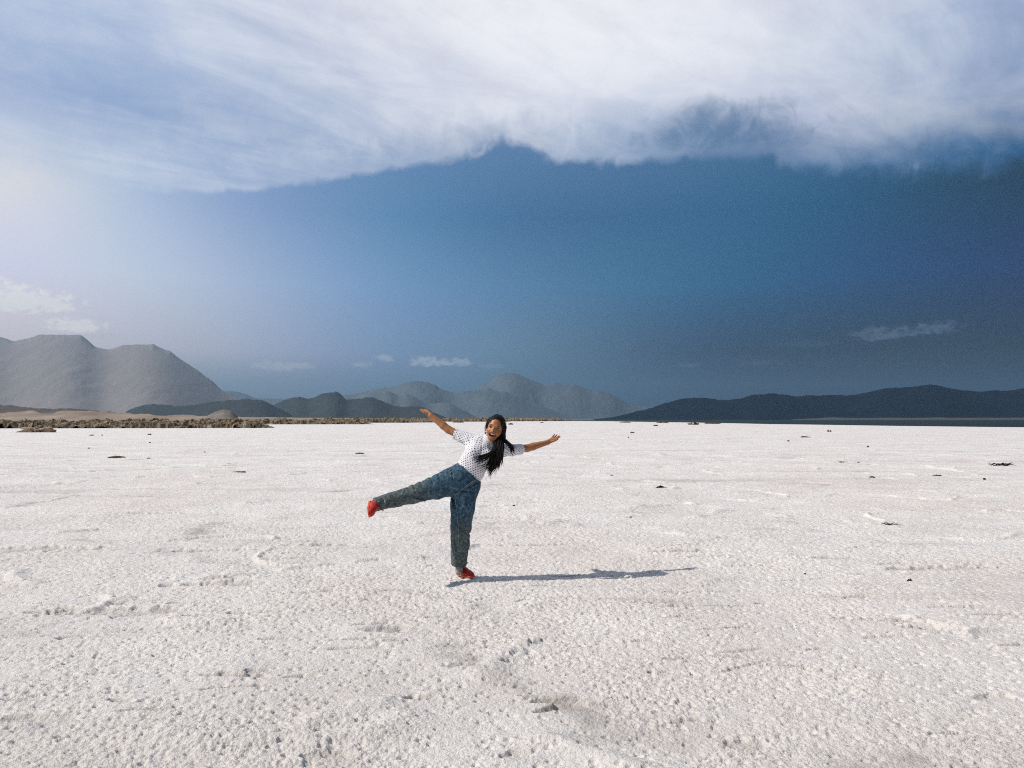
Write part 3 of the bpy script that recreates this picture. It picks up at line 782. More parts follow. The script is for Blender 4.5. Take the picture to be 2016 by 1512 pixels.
def mesh_sdf(fn, lo, hi, h, band=1.6):
    lo, hi = np.array(lo, float), np.array(hi, float)
    B = 8
    nb = np.ceil((hi-lo)/(h*B)).astype(int)
    n = nb*B + 1
    Fv = np.full(n, 1.0, np.float32)
    bi = np.stack(np.meshgrid(*[np.arange(k) for k in nb], indexing='ij'), -1).reshape(-1, 3)
    cen = lo + (bi + 0.5)*B*h
    d = fn(cen)
    # far blocks keep the sign of their centre
    thr = B*h*band
    sgn = d < -thr
    for b in bi[sgn]:
        s = b*B
        Fv[s[0]:s[0]+B+1, s[1]:s[1]+B+1, s[2]:s[2]+B+1] = -1.0
    blocks = bi[np.abs(d) <= thr]
    loc = np.stack(np.meshgrid(*[np.arange(B+1)]*3, indexing='ij'), -1).reshape(-1, 3)
    for k in range(0, len(blocks), 400):
        bl = blocks[k:k+400]
        idx = (bl[:, None]*B + loc[None]).reshape(-1, 3)
        Fv[idx[:, 0], idx[:, 1], idx[:, 2]] = fn(lo + idx*h)
    return surface_nets(Fv, lo, h)

def cone(p, a, b, ra, rb, ys=1.0):
    """rounded cone distance; ys < 1 flattens it front to back"""
    q = p - a; ab = b - a
    if ys != 1.0:
        q = q*np.array([1, 1/ys, 1]); ab = ab*np.array([1, 1/ys, 1])
    L2 = ab @ ab
    t = np.clip(q @ ab/L2, 0, 1)
    d = np.linalg.norm(q - t[:, None]*ab, axis=1)
    return (d - (ra + (rb-ra)*t))*(1 if ys == 1 else min(1.0, (1+ys)/2))
def ell(p, c, r, M=None):
    q = p - c
    if M is not None:
        q = q @ M.T
    r = np.array(r)
    k0 = np.linalg.norm(q/r, axis=1); k1 = np.linalg.norm(q/(r*r), axis=1) + 1e-9
    return k0*(k0-1)/k1
def smin(a, b, k):
    hh = np.clip(0.5 + 0.5*(b-a)/k, 0, 1)
    return b*(1-hh) + a*hh - k*hh*(1-hh)
def chain(p, pts, rs, k=0.0, ys=1.0):
    d = None
    for a, b, ra, rb in zip(pts, pts[1:], rs, rs[1:]):
        c = cone(p, a, b, ra, rb, ys)
        d = c if d is None else (smin(d, c, k) if k else np.minimum(d, c))
    return d

# ------------------------------------------------------------------ the person
D0 = 7.27
def J(px, py, dy=0.0):
    return at_depth(px, py, D0 + dy)
SK, CL = {}, {}
foot_c = on_ground(917, 1139)
person = bpy.data.objects.new('person', None)
COL.objects.link(person)
person.location = (foot_c[0], foot_c[1], 0)
tag(person, 'smiling person balancing on one leg, arms spread, in white dotted shirt, jeans and red shoes', 'person')
ORG = np.array(person.location)

# joints
pelvis = J(916, 940, 0); waist = J(929, 916, 0); chest = J(946, 890, 0.01); neckb = J(963, 869, 0.02)
hipR, kneeR, ankR = J(897, 946, -.02), J(815, 972, -.13), J(746, 991.5, -.24)
hipL, kneeL, ankL = J(922, 960, 0), J(906, 1038, 0.0), J(904, 1115, 0.085)
shR, elR, wrR = J(929, 868, .03), J(883, 846, .09), J(848, 818, .12)
shL, elL, wrL = J(987, 886, .03), J(1037, 882.5, .19), J(1078, 871, .26)
headc = J(975, 844, -0.02)
roll, yaw, pitch_h = rad(13), rad(-9), rad(4)
hu = np.array([math.sin(roll), 0, math.cos(roll)])
hf = np.array([math.sin(yaw), -math.cos(yaw), -0.02]); hf -= hu*(hf @ hu); hf /= np.linalg.norm(hf)
hr = np.cross(hu, -hf); hr /= np.linalg.norm(hr)          # towards picture right
if hr[0] < 0:
    hr = -hr
HM = np.stack([hr, hf, hu])                                # world -> head local
HS = 1.06
def HP(x, y, z):
    return headc + (hr*x + hf*y + hu*z)*HS
def hl(p):
    return ((p - headc) @ HM.T)/HS

def head_sdf(p):
    q = hl(p)
    E = lambda c, r: ell(q, np.array(c), r)
    d = E((0, -0.018, 0.035), (0.074, 0.094, 0.092))
    d = smin(d, E((0, 0.028, -0.030), (0.064, 0.062, 0.075)), 0.03)
    d = smin(d, E((0, 0.050, -0.088), (0.034, 0.036, 0.028)), 0.035)
    for s in (-1, 1):
        d = smin(d, E((s*0.040, 0.060, -0.034), (0.024, 0.022, 0.022)), 0.02)      # cheeks lifted by the smile
        d = smin(d, E((s*0.028, 0.074, 0.022), (0.026, 0.012, 0.008)), 0.012)       # brow
        d = -smin(-d, E((s*0.031, 0.094, 0.003), (0.017, 0.014, 0.009)), 0.010)    # eye sockets
        d = smin(d, E((s*0.073, -0.006, -0.010), (0.008, 0.018, 0.030)), 0.006)     # ears
    a, b = np.array([0, 0.080, 0.008]), np.array([0, 0.100, -0.030])
    d = smin(d, cone(q, a, b, 0.009, 0.013), 0.012)
    for s in (-1, 1):
        d = smin(d, E((s*0.013, 0.088, -0.033), (0.009, 0.010, 0.008)), 0.006)
    # open laughing mouth
    d = -smin(-d, E((0, 0.084, -0.061), (0.032, 0.024, 0.0155)), 0.006)
    return d*HS

def finger_bones():
    out = []
    for wr, el, tip_px, side, thumb in ((wrR, elR, (832, 805), -1, (839, 817)), (wrL, elL, (1099, 858.5), 1, (1096, 869))):
        tip = J(tip_px[0], tip_px[1], .19 if side < 0 else .35)
        ax = tip - wr; ax /= np.linalg.norm(ax)
        th = J(thumb[0], thumb[1], .10 if side < 0 else .26) - wr
        lat = th - ax*(th @ ax); lat /= np.linalg.norm(lat)      # towards the thumb
        nor = np.cross(ax, lat)
        if nor[1] > 0:
            nor = -nor                                            # palm side faces the camera a little
        out.append((wr, ax, lat, nor))
    return out
HANDS = finger_bones()
def hand_sdf(p, hand):
    wr, ax, lat, nor = hand
    q = np.stack([(p-wr) @ ax, (p-wr) @ lat, (p-wr) @ nor], -1)
    d = ell(q, np.array([0.052, 0.0, 0.0]), (0.052, 0.036, 0.016))
    d = smin(d, cone(q, np.array([0., 0, 0]), np.array([0.04, 0, 0]), 0.023, 0.021), 0.015)
    for k, (off, L, sp, cu) in enumerate(((0.027, 0.068, 0.10, .10), (0.010, 0.078, 0.03, .05), (-0.008, 0.071, -0.05, .12), (-0.025, 0.055, -0.14, .22))):
        a = np.array([0.082, off, 0.0])
        b = a + L*0.52*np.array([1, sp, cu])
        c = b + L*0.48*np.array([0.96, sp*0.7, cu*2.0])
        f = np.minimum(cone(q, a, b, 0.0092, 0.0082), cone(q, b, c, 0.0082, 0.0066))
        d = smin(d, f, 0.006)
    a = np.array([0.026, 0.026, 0.004]); b = np.array([0.058, 0.050, 0.012]); c = np.array([0.088, 0.060, 0.016])
    d = smin(d, np.minimum(cone(q, a, b, 0.0125, 0.0105), cone(q, b, c, 0.0105, 0.0078)), 0.008)
    return d
def body_sdf(p):
    d = head_sdf(p)
    d = smin(d, cone(p, HP(0, -0.022, -0.05), neckb, 0.049, 0.054), 0.02)
    d = smin(d, chain(p, [neckb + (chest-neckb)*0.35, chest, waist, pelvis], [0.085, 0.105, 0.095, 0.11], 0.03, 0.75), 0.04)
    for sh, el, wr, hd in ((shR, elR, wrR, HANDS[0]), (shL, elL, wrL, HANDS[1])):
        mid = el + (wr-el)*0.3
        d = smin(d, chain(p, [neckb*0.6+sh*0.4, sh], [0.04, 0.04]), 0.02)
        d = smin(d, chain(p, [sh, el, mid, wr], [0.040, 0.0385, 0.038, 0.0245], 0.01), 0.025)
        d = smin(d, hand_sdf(p, hd), 0.012)
    d = smin(d, chain(p, [hipR, kneeR, ankR], [0.09, 0.055, 0.033], 0.02), 0.03)
    d = smin(d, chain(p, [hipL, kneeL, ankL], [0.09, 0.055, 0.033], 0.02), 0.03)
    for ank, fr3 in ((ankL, FL), (ankR, FR)):
        dn = ank - fr3[2]*0.055
        d = smin(d, chain(p, [ank, dn, dn + fr3[0]*0.03], [0.030, 0.022, 0.018]), 0.008)
    return d

# shoe frames: forward, side, up (sole is at -up)
hl_pt, to_pt = on_ground(901, 1133.5), on_ground(934, 1142)
fwd = to_pt - hl_pt; fwd /= np.linalg.norm(fwd)
FL = (fwd, np.cross(np.array([0, 0, 1.0]), fwd), np.array([0, 0, 1.0]))
fr = np.array([0.10, -0.93, -0.34]); fr /= np.linalg.norm(fr)
upR = (kneeR - ankR); upR -= fr*(upR @ fr); upR /= np.linalg.norm(upR)
FR = (fr, np.cross(upR, fr), upR)
heelL = hl_pt.copy(); heelL[2] = 0.012
heelL = heelL
heelR = ankR - upR*0.095 - fr*0.045

# ---- materials for the figure
def skin_mat(name, c1, c2):
    m, g, b = material(name, 0.45, 0.4)
    p = geo_pos(g)
    g.put(b.inputs['Base Color'], g.ramp(g.noise(p, 25, 5, 0.6), [(0.3, c1), (0.7, c2)]))
    b.inputs['Subsurface Weight'].default_value = 0.08
    b.inputs['Subsurface Radius'].default_value = (0.012, 0.005, 0.003)
    return m
skin = skin_mat('warm_brown_skin', (0.29, 0.115, 0.045), (0.42, 0.180, 0.080))
lipm = skin_mat('lip_skin', (0.26, 0.07, 0.05), (0.32, 0.09, 0.065))
mouthm = skin_mat('mouth_inside', (0.03, 0.008, 0.007), (0.06, 0.014, 0.012))

lo, hi = np.array([-1.5, 6.75, -0.01]), np.array([0.52, 7.75, 1.66])
def make(name, fn, lo, hi, h, mat, parent=person, mats=None):
    V, F = mesh_sdf(fn, lo, hi, h)
    return V, F, new_mesh(name, V - ORG, F, mat, parent=parent, mats=mats)
V, F, body = make('body', body_sdf, lo, hi, 0.0042, None, mats=[skin, lipm, mouthm])
q = hl(V[F].mean(1))
em = (q[:, 0]/0.032)**2 + ((q[:, 2]+0.061)/0.0155)**2
mi = np.zeros(len(F), np.int32)
fr_ok = (q[:, 1] > 0.045)
mi[fr_ok & (em < 2.0) & (np.abs(q[:, 0]) < 0.038)] = 1
mi[fr_ok & (em < 1.02)] = 2
body.data.polygons.foreach_set('material_index', mi)

def local_mesh(fn, c, r, h):
    return mesh_sdf(fn, np.array(c)-r, np.array(c)+r, h)
# eyes, brows, teeth, earrings
def simple(name, rough, spec, col):
    m, g, b = material(name, rough, spec)
    g.put(b.inputs['Base Color'], g.ramp(g.noise(obj_pos(g), 60, 3), [(0.35, tuple(v*0.9 for v in col)), (0.65, col)]))
    return m
eyew = simple('eye_white', 0.2, 0.5, (0.40, 0.36, 0.33)); iris = simple('dark_brown_iris', 0.15, 0.5, (0.012, 0.007, 0.005))
browm = simple('black_brow_hair', 0.6, 0.2, (0.012, 0.009, 0.008)); toothm = simple('tooth_white', 0.25, 0.5, (0.82, 0.80, 0.76))
pearl = simple('pearl_white', 0.2, 0.6, (0.85, 0.83, 0.80))
for s in (-1, 1):
    c = HP(s*0.031, 0.0735, 0.0035)
    V, F = local_mesh(lambda p: ell(hl(p), np.array([s*0.031, 0.0725, 0.003]), (0.0135, 0.010, 0.0036))*HS, c, 0.03, 0.0022)
    e = new_mesh('eye', V-ORG, F, eyew, parent=person)
    V, F = local_mesh(lambda p: ell(hl(p), np.array([s*0.031-0.001, 0.0800, 0.003]), (0.0062, 0.004, 0.0056))*HS, c, 0.03, 0.0016)
    new_mesh('iris', V-ORG, F, iris, parent=e)
    acc = Acc()
    t = np.linspace(-1, 1, 11)
    acc.add(tube([HP(s*0.031+0.021*k, 0.0835-0.010*k*k - 0.006*max(0, k*s), 0.0235+0.004*(1-k*k)) for k in t], 0.0042*(1.1-0.7*np.abs(t)), 6))
    V, F = acc.tri(); new_mesh('eyebrow', V-ORG, F, browm, parent=person)
    acc = Acc()
    acc.add(tube([HP(s*0.031+0.0165*k, 0.0815-0.007*k*k, 0.0075+0.003*(1-k*k)) for k in t], 0.0030*(1.1-0.6*np.abs(t)), 6))
    V, F = acc.tri(); new_mesh('eyelashes', V-ORG, F, browm, parent=person)
    V, F = local_mesh(lambda p: np.minimum(ell(hl(p), np.array([s*0.0745, 0.004, -0.047]), (0.0075,)*3), ell(hl(p), np.array([s*0.0765, 0.004, -0.032]), (0.005,)*3))*HS, HP(s*0.0745, 0.004, -0.04), 0.03, 0.002)
    new_mesh('earring', V-ORG, F, pearl, parent=person)
V, F = local_mesh(lambda p: np.maximum(ell(hl(p), np.array([0, 0.060, -0.0525]), (0.0285, 0.0255, 0.0085)), -ell(hl(p), np.array([0, 0.053, -0.056]), (0.021, 0.019, 0.025)))*HS, HP(0, .07, -.055), 0.045, 0.002)
new_mesh('teeth', V-ORG, F, toothm, parent=person)
acc = Acc()
th = np.linspace(0, 2*np.pi, 25)
acc.add(tube([HP(0.0335*math.cos(t), 0.0775-0.019*math.cos(t)**2, -0.062+0.0170*math.sin(t)+(0.007*math.cos(t)**2)) for t in th], np.full(25, 0.0036), 6))
V, F = acc.tri(); new_mesh('lips', V-ORG, F, lipm, parent=person)

# ---- T-shirt
ax_t = neckb - pelvis; LT = np.linalg.norm(ax_t); ax_t /= LT
side_t = np.cross(ax_t, np.array([0, 1.0, 0])); side_t /= np.linalg.norm(side_t)
if side_t[0] < 0:
    side_t = -side_t
hemA, hemB = J(902, 910), J(946, 951)
hem_c = (hemA+hemB)/2
hem_n = np.cross(hemB-hemA, np.array([0, 1.0, 0])); hem_n /= np.linalg.norm(hem_n)
if hem_n[2] < 0:
    hem_n = -hem_n
cuffR, cuffL = J(895.5, 854.5, .075), J(1029, 884.5, .16)
def folds(p, amp, w, seed):
    a = vnoise3(p/w, seed)
    b = vnoise3(p/(w*0.42) + 5.1, seed+3)
    return amp*((1 - 4*np.abs(a)) + 0.45*(1 - 4*np.abs(b)))
def shirt_sdf(p):
    hc = hem_c
    d = chain(p, [hc - hem_n*0.03, J(930, 917, 0), J(944, 893, 0.0), J(957, 878, 0.015)], [0.150, 0.137, 0.145, 0.115], 0.03, 0.72)
    # bust
    d = smin(d, ell(p, J(935, 889, -.075), (0.07, 0.055, 0.065)), 0.04)
    d = smin(d, ell(p, J(958, 899, -.075), (0.07, 0.055, 0.065)), 0.04)
    for sh, el, cf in ((J(938, 871, .02), elR, cuffR), (J(981, 887, .02), elL, cuffL)):
        a = cf - sh; a /= np.linalg.norm(a)
        s = cone(p, sh, cf + a*0.06, 0.073, 0.049)
        s = np.maximum(s, (p-cf) @ a)
        d = smin(d, s, 0.035)
        d = np.maximum(d, np.where(np.linalg.norm(p-cf, axis=1) < 0.16, (p-cf) @ a, -1))
    d = smin(d, cone(p, neckb, HP(0, -0.02, -0.075), 0.068, 0.060), 0.025)
    dir1 = p + 0.5*np.outer((p @ side_t), ax_t)
    d = d + folds(dir1*np.array([1.0, 0.8, 1.0]), 0.0045, 0.085, 5)
    hem = (p-hem_c) @ hem_n
    hem = hem - 0.006*np.sin((p @ side_t)*38)
    d = np.maximum(d, -hem)
    nk = HP(0, -0.01, -0.098)
    nrm_n = HP(0, 0, 0) - neckb; nrm_n /= np.linalg.norm(nrm_n)
    d = np.maximum(d, np.where(np.linalg.norm(p-nk, axis=1) < 0.12, (p-nk) @ nrm_n - 0.010, -1))
    d = np.maximum(d, -(cone(p, hem_c - hem_n*0.1, hem_c + hem_n*0.015, 0.125, 0.125, 0.72)))
    return d
def cloth_uv(V):
    out = np.zeros((len(V), 3))
    rel = V - pelvis
    s, f, t = rel @ side_t, rel[:, 1], rel @ ax_t
    ang = np.arctan2(s, -(f-0.0)*1.3)
    out[:, 0] = ang*0.135; out[:, 1] = t
    for sh, cf, off in ((J(938, 871, .02), cuffR, 3.0), (J(981, 887, .02), cuffL, 7.0)):
        a = cf - sh; L = np.linalg.norm(a); a /= L
        r = V - sh; tt = r @ a
        dd = np.linalg.norm(r - np.outer(tt, a), axis=1)
        far = (tt > 0.055) & (dd < 0.10)
        e1 = np.cross(a, np.array([0, 0, 1.0])); e1 /= np.linalg.norm(e1); e2 = np.cross(a, e1)
        if e1[1] > 0:
            e1, e2 = -e1, -e2
        out[far, 0] = (np.arctan2(r @ e2, r @ e1)*0.058)[far] + off; out[far, 1] = tt[far]
    return out
def shirt_mat():
    m, g, b = material('white_dotted_cotton', 0.85, 0.2)
    at = g.n('ShaderNodeAttribute', attribute_name='cloth_uv')
    sp = g.n('ShaderNodeSeparateXYZ'); g.put(sp.inputs[0], at.outputs['Vector'])
    S = 0.030
    u = g.m('DIVIDE', sp.outputs[0], S); v = g.m('DIVIDE', sp.outputs[1], S*0.62)
    row = g.m('FLOOR', v)
    u = g.m('ADD', u, g.m('MULTIPLY', g.m('MODULO', g.m('ABSOLUTE', row), 2.0), 0.5))
    fu = g.m('SUBTRACT', g.m('FRACT', u), 0.5); fv = g.m('MULTIPLY', g.m('SUBTRACT', g.m('FRACT', v), 0.5), 0.62)
    r = g.m('SQRT', g.m('ADD', g.m('MULTIPLY', fu, fu), g.m('MULTIPLY', fv, fv)))
    dot = g.mapr(r, 0.15, 0.21, 1, 0)
    base = g.ramp(g.noise(at.outputs['Vector'], 9, 4), [(0.3, (0.70, 0.69, 0.74)), (0.7, (0.80, 0.79, 0.83))])
    g.put(b.inputs['Base Color'], g.mix(dot, base, (0.05, 0.05, 0.10)))
    b.inputs['Sheen Weight'].default_value = 0.1
    bump(g, b, g.noise(obj_pos(g), 26, 4, 0.55), 0.5, 0.012)
    return m
V, F, shirt = make('t_shirt', shirt_sdf, (-0.62, 6.95, 0.85), (0.2, 7.6, 1.5), 0.005, shirt_mat())
attr(shirt, 'cloth_uv', cloth_uv(V))

# ---- jeans
legR = [J(905, 941, -.01), J(888, 949, -.02), J(860, 959, -.06), J(815, 972.5, -.13), J(772, 984, -.195), J(737, 994, -.247)]
rR = [0.140, 0.137, 0.115, 0.090, 0.075, 0.066]
legL = [J(921, 955, 0), J(914, 975, -.01), J(911, 1000, -.015), J(906.5, 1040, -.005), J(906, 1072, .03), J(903, 1113, .08)]
rL = [0.128, 0.124, 0.121, 0.100, 0.094, 0.078]
def leg_cut(p, d, pts, rs):
    a = pts[-1]-pts[-2]; a /= np.linalg.norm(a)
    d = np.maximum(d, (p-pts[-1]) @ a)
    return np.maximum(d, -cone(p, pts[-1]-a*0.05, pts[-1]+a*0.1, rs[-1]-0.026, rs[-1]-0.018))
FOLDS = [  # pulled folds: + a crease, - a raised ridge
    (.011, .012, [(892, 980), (913, 1036), (924, 1050)]), (.008, .009, [(896, 1015), (911, 1049)]), (-.007, .011, [(889, 983), (896, 1082)]),
    (.009, .010, [(899, 1027), (922, 1061)]), (.006, .010, [(898, 1071), (906, 1098)]), (-.007, .010, [(903, 990), (917, 1036)]), (-.006, .008, [(903, 1060), (912, 1098)]),
    (.012, .012, [(803, 964), (824, 976), (855, 979)]), (-.008, .010, [(800, 967), (816, 976), (839, 983)]), (.010, .012, [(762, 975), (772, 985), (798, 985)]),
    (-.008, .009, [(757, 981), (768, 992), (796, 993)]), (.010, .008, [(806, 955), (811, 962)]), (.009, .007, [(818, 952), (822, 960)]), (.010, .008, [(831, 946), (836, 955)]),
    (.010, .008, [(850, 940), (856, 950)]), (.008, .007, [(864, 934), (870, 944)]), (.007, .007, [(891, 926), (894, 941)]), (.007, .007, [(884, 928), (889, 940)]), (.006, .007, [(877, 931), (882, 943)]),
    (.012, .011, [(909, 963), (924, 956), (938, 949)]), (.010, .009, [(912, 964), (926, 965), (941, 967)]), (.008, .009, [(892, 983), (905, 1004)]), (-.006, .009, [(874, 962), (846, 969)])]
def jeans_sdf(p):
    dR = leg_cut(p, chain(p, legR, rR, 0.015, 0.9), legR, rR)
    dL = leg_cut(p, chain(p, legL, rL, 0.015, 0.9), legL, rL)
    d = smin(dR, dL, 0.012)
    top = cone(p, J(923, 931, 0), J(912, 946, 0), 0.140, 0.135, 0.78)
    d = smin(d, top, 0.03)
    # folds: long diagonal drags on the standing leg, bunches behind the raised knee
    t = p.copy(); t[:, 0] = p[:, 0] + 0.55*p[:, 2]
    low = sstep(np.linalg.norm(p-pelvis, axis=1), 0.12, 0.4)
    d = d + folds(t*np.array([1.0, 1.0, 0.45]), 0.0045, 0.09, 15)*(0.4+0.6*low)
    for amp, w, pix in FOLDS:
        q2 = p[:, [0, 2]]
        dist = np.full(len(p), 9.0)
        P2 = [J(*k)[[0, 2]] for k in pix]
        for a2, b2 in zip(P2, P2[1:]):
            ab = b2 - a2
            tt = np.clip((q2 - a2) @ ab/(ab @ ab), 0, 1)
            dist = np.minimum(dist, np.linalg.norm(q2 - a2 - tt[:, None]*ab, axis=1))
        d = d + amp*np.exp(-(dist/w)**2)
    d = d - 0.016*np.exp(-(np.linalg.norm(p-J(925, 1040, -.02), axis=1)/0.04)**2)
    cutn = (p - (hem_c + hem_n*0.012)) @ hem_n
    return np.maximum(d, cutn)
def denim_mat():
    m, g, b = material('washed_denim', 0.8, 0.2)
    p = obj_pos(g)
    at = g.n('ShaderNodeAttribute', attribute_name='dist_blend')
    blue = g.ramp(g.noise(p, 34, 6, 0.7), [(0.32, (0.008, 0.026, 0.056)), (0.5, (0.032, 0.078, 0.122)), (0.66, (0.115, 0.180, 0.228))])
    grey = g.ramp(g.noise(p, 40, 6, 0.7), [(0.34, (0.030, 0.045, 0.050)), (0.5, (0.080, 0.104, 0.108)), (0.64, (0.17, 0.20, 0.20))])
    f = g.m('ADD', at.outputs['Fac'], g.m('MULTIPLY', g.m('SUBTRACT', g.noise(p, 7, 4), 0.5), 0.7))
    g.put(b.inputs['Base Color'], g.mix(g.mapr(f, 0.15, 0.85), blue, grey))  # grey lower legs imitate light bounced off the white ground
    bump(g, b, g.noise(p, 38, 5, 0.65), 0.6, 0.012)
    return m
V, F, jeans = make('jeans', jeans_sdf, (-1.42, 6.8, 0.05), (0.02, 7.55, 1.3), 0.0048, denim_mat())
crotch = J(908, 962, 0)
attr(jeans, 'dist_blend', np.clip((np.linalg.norm(V-crotch, axis=1)-0.17)/0.36, 0, 1))  # weight of the painted bounce light, growing away from the crotch
stitch = simple('pale_stitching', 0.8, 0.2, (0.26, 0.29, 0.30))
def on_surface(fn, pts, off=0.0015):
    pts = np.array(pts, float)
    for _ in range(14):                       # march along the view-independent front (-Y) direction
        d = fn(pts)
        pts[:, 1] += np.clip(d - off, -0.02, 0.02)*0.8
    return pts
def seam(pix, n, r, name='seam'):
    pix = np.array(pix, float)
    t = np.linspace(0, len(pix)-1, n)
    pts = np.array([at_depth(np.interp(k, range(len(pix)), pix[:, 0]), np.interp(k, range(len(pix)), pix[:, 1]), D0-0.3) for k in t])
    pts = on_surface(jeans_sdf, pts)
    ok = np.abs(jeans_sdf(pts)) < 0.01
    if ok.sum() > 3:
        acc = Acc(); acc.add(tube(pts[ok], np.full(ok.sum(), r), 5))
        V, F = acc.tri(); new_mesh(name, V-ORG, F, stitch, parent=jeans)
seam([(936, 947), (922, 955), (908, 966), (898, 975), (890, 979)], 40, 0.0032)
seam([(938, 950), (926, 957), (914, 965), (905, 970)], 30, 0.0024)
seam([(893, 985), (896, 1010), (899, 1040), (900, 1075), (900, 1110)], 60, 0.0022)
seam([(893, 925), (885, 932), (878, 940)], 20, 0.0022)

# ---- shoes
redm = mottled('red_mesh_fabric', [(0.30, 0.010, 0.008), (0.45, 0.018, 0.012), (0.58, 0.035, 0.020)], 45, 0.55, 0.4, bs=0.4, bd=0.004)
solem = mottled('orange_red_rubber', [(0.55, 0.06, 0.025), (0.66, 0.10, 0.04)], 30, 0.5, 0.4)
lacem = simple('dark_red_lace', 0.7, 0.2, (0.16, 0.008, 0.006))
def shoe(heel, fr3):
    f, s, u = fr3
    f, s, u = [np.array(k, float)/np.linalg.norm(k) for k in (f, s, u)]
    L = 0.245
    def loc(p):
        r = p-heel
        return np.stack([r @ f, r @ s, r @ u], -1)
    def W(x, y, z):
        return heel + f*x + s*y + u*z
    A = lambda *v: np.array(v, float)
    def up(p):
        q = loc(p)
        d = cone(q, A(0.035, 0, .045), A(0.10, 0, .045), 0.034, 0.040)
        d = smin(d, cone(q, A(0.10, 0, .045), A(0.17, 0.004, .036), 0.040, 0.036), 0.03)
        d = smin(d, ell(q, A(0.195, 0.004, .030), (0.048, 0.040, 0.026)), 0.025)
        d = smin(d, cone(q, A(0.036, 0, .05), A(0.030, 0, .10), 0.034, 0.034), 0.02)
        d = smin(d, cone(q, A(0.06, 0, .075), A(0.13, 0, .058), 0.028, 0.022), 0.02)
        d = np.maximum(d, q[:, 2] - 0.104 - 0.15*(q[:, 0]-0.05)*(q[:, 0] < 0.05))
        d = np.maximum(d, -cone(q, A(0.045, 0, .085), A(0.040, 0, .16), 0.024, 0.032))
        return np.maximum(d, 0.016 - q[:, 2])
    V, F = mesh_sdf(up, W(0.12, 0, 0.06)-0.19, W(0.12, 0, 0.06)+0.19, 0.004)
    sh = new_mesh('shoe', V-ORG, F, redm, parent=person)
    def so(p):
        q = loc(p)
        w = 0.036 + 0.008*sstep(q[:, 0], 0.08, 0.18)
        t = np.clip(q[:, 0], 0.036, L-0.044)
        d2 = np.hypot(q[:, 0]-t, q[:, 1]-0.003*(q[:, 0]/L)) - w
        top = 0.020 + 0.012*sstep(0.06-q[:, 0], 0, 0.08) + 0.006*sstep(q[:, 0], .2, .25)
        bot = 0.010*sstep(q[:, 0], 0.185, 0.26)
        return np.maximum(np.maximum(d2, q[:, 2]-top), bot-q[:, 2])
    V, F = mesh_sdf(so, W(0.12, 0, 0.02)-0.17, W(0.12, 0, 0.02)+0.17, 0.004)
    new_mesh('sole', V-ORG, F, solem, parent=sh)
    acc = Acc()
    for k in range(5):
        x = 0.085 + 0.018*k
        t = np.linspace(-1, 1, 9)
        zz = 0.098 - 0.010*k
        acc.add(tube([W(x + 0.006*v*(1 if k % 2 else -1), 0.027*v, zz - 0.020*v*v) for v in t], np.full(9, 0.0026), 5))
    for sgn in (-1, 1):
        t = np.linspace(0, 1, 12)
        acc.add(tube([W(0.085 + 0.02*math.sin(math.pi*v), sgn*(0.006+0.045*math.sin(math.pi*v*0.9)), 0.104 + 0.028*math.sin(math.pi*v*1.1)) for v in t], np.full(12, 0.0028), 5))
    V, F = acc.tri(); new_mesh('laces', V-ORG, F, lacem, parent=sh)
shoe(heelL, FL)
shoe(heelR, FR)
sockm = simple('grey_sock', 0.9, 0.1, (0.34, 0.31, 0.30))
for ank, up_ in ((ankL, np.array([0, 0, 1.0])), (ankR, upR)):
    V, F = mesh_sdf(lambda p: np.maximum(cone(p, ank - up_*0.05, ank + up_*0.09, 0.037, 0.040), (p-ank) @ up_ - 0.07), ank-0.16, ank+0.16, 0.004)
    new_mesh('sock', V-ORG, F, sockm, parent=person)

# ---- hair
def hair_sdf(p):
    q = hl(p)
    E = lambda c, r: ell(q, np.array(c), r)
    d = E((0, -0.024, 0.036), (0.086, 0.104, 0.101))
    d = smin(d, E((0.010, -0.055, -0.02), (0.082, 0.062, 0.085)), 0.03)
    # locks in front of the ears, down to the nape on picture right
    d = smin(d, cone(q, np.array([0.083, 0.000, 0.03]), np.array([0.082, -0.02, -0.085]), 0.020, 0.026), 0.02)
    d = smin(d, cone(q, np.array([-0.077, -0.005, 0.03]), np.array([-0.083, -0.012, -0.060]), 0.014, 0.008), 0.02)
    d = smin(d, cone(q, np.array([0.070, -0.02, -0.07]), np.array([0.055, 0.035, -0.125]), 0.034, 0.040), 0.03)
    # the face shows through an oval with a soft centre parting
    w = 0.068 - 0.012*sstep(q[:, 2], 0.04, 0.09)
    face = np.sqrt((q[:, 0]/0.0695)**2 + ((q[:, 2]+0.014)/(0.104 - 0.004*np.exp(-(q[:, 0]/0.02)**2)))**2) - 1
    face = np.where(q[:, 1] > -0.01, face*0.065, 1)
    d = -smin(-d, face, 0.006) if False else np.maximum(d, -face)
    tex = np.stack([q[:, 0]*110, q[:, 1]*22, q[:, 2]*22], -1)
    return (d + 0.007*vnoise3(tex, 77))*HS
V1, F1 = mesh_sdf(hair_sdf, headc-0.24, headc+0.24, 0.004)
acc = Acc()
def strand(p0, p1, p2, p3, r, n=12):
    t = np.linspace(0, 1, n)[:, None]
    P = (1-t)**3*p0 + 3*t*(1-t)**2*p1 + 3*t*t*(1-t)*p2 + t**3*p3
    tt = t[:, 0]
    acc.add(tube(P, r*np.clip(1.0-tt**3*0.85, 0.1, 1), 4))
rg = np.random.default_rng(5)
def jit(px, py, dy, sx, sy, sd=0.012):
    return J(px + rg.normal(0, sx), py + rg.normal(0, sy), dy + rg.normal(0, sd))
for k in range(240):      # main fall over the chest
    w = rg.random()
    strand(jit(984 - 4*w, 864, -.06, 3.5, 3), jit(992-20*w, 882, -.15, 3, 3), jit(989-24*w, 902, -.16, 3, 4), jit(986-27*w, 912+15*w, -.14, 3, 7), rg.uniform(.003, .0062))
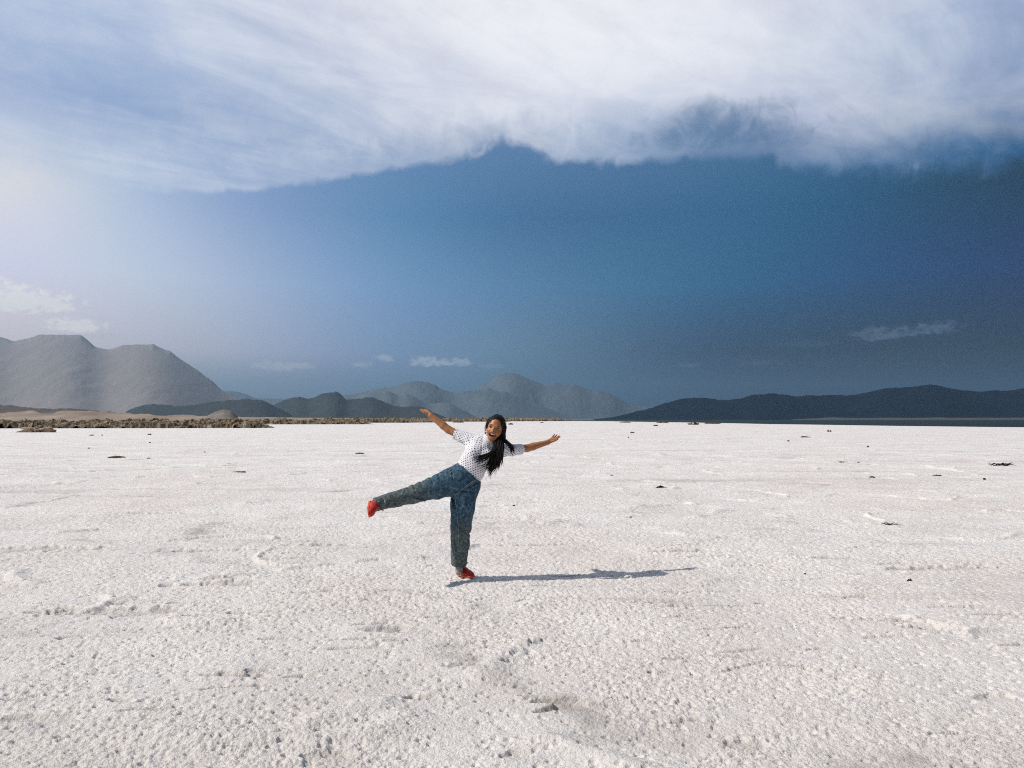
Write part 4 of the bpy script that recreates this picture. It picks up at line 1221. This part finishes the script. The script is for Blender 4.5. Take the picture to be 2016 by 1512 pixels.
for k in range(64):       # blown across to picture left
    w = rg.random()
    strand(jit(982, 868, -.07, 3, 3), jit(982, 890, -.16, 4, 3), jit(958-4*w, 893+8*w, -.175, 3, 3), jit(934+6*w, 900+12*w, -.16, 3.5, 3), rg.uniform(.002, .0042))
for k in range(26):
    w = rg.random()
    strand(jit(982, 868, -.07, 3, 3), jit(984, 892, -.16, 3, 3), jit(968, 912, -.165, 4, 3), jit(940+14*w, 921+6*w, -.14, 3.5, 3), rg.uniform(.0018, .0032))
for k in range(20):
    w = rg.random()
    strand(jit(982, 880, -.10, 3, 3), jit(984, 900, -.15, 3, 3), jit(974, 920, -.14, 3, 3), jit(958+10*w, 938-4*w, -.11, 2, 3), rg.uniform(.002, .0036))
for k in range(64):       # flicked out to picture right
    w = rg.random()
    strand(jit(988, 864, -.05, 2.5, 3), jit(997, 870+4*w, -.10, 2.5, 2), jit(1006, 873+4*w, -.10, 2.5, 2), jit(1008+5*w, 884+9*(1-w), -.08, 2.4, 5), rg.uniform(.002, .0042))
for k in range(16):       # loose flyaways
    s = rg.choice([-1, 1])
    a = HP(s*0.07, rg.uniform(-.03, .03), rg.uniform(0.02, 0.09))
    b = a + hr*s*rg.uniform(.012, .03) + hu*rg.uniform(-.01, .02)
    c = HP(s*rg.uniform(0.088, .102), rg.uniform(-.02, .03), rg.uniform(-.07, .03))
    strand(a, b, (b+c)/2 + hr*s*0.008, c, 0.0013)
V2, F2 = acc.tri()
T1 = np.concatenate([F1[:, :3], F1[:, [0, 2, 3]]])
hairm, g, b = material('black_hair', 0.6, 0.15)
g.put(b.inputs['Base Color'], g.ramp(g.noise(obj_pos(g), 60, 4), [(0.3, (0.004, 0.0035, 0.0035)), (0.7, (0.012, 0.009, 0.008))]))
new_mesh('hair', np.concatenate([V1, V2])-ORG, np.concatenate([T1, F2+len(V1)]), hairm, parent=person)

# ------------------------------------------------------------------ the dusty air
def build_haze():
    s, zt = 25500.0, 1230.0
    zb = -9.5
    V = [(x, y, z) for x in (-s, s) for y in (-s, s) for z in (zb, zt)]
    F = [(0, 1, 3, 2), (4, 6, 7, 5), (0, 4, 5, 1), (2, 3, 7, 6), (0, 2, 6, 4), (1, 5, 7, 3)]
    m = bpy.data.materials.new('dusty_air')
    m.use_nodes = True
    nt = m.node_tree
    nt.nodes.clear()
    out = nt.nodes.new('ShaderNodeOutputMaterial')
    pv = nt.nodes.new('ShaderNodeVolumePrincipled')
    pv.inputs['Color'].default_value = (0.5, 0.8, 1.0, 1)
    pv.inputs['Density'].default_value = HAZE
    pv.inputs['Anisotropy'].default_value = 0.72
    nt.links.new(pv.outputs[0], out.inputs['Volume'])
    o = new_mesh('haze', V, F, m, smooth=False)
    o['kind'] = 'stuff'
HAZE = 5.5e-5
build_haze()
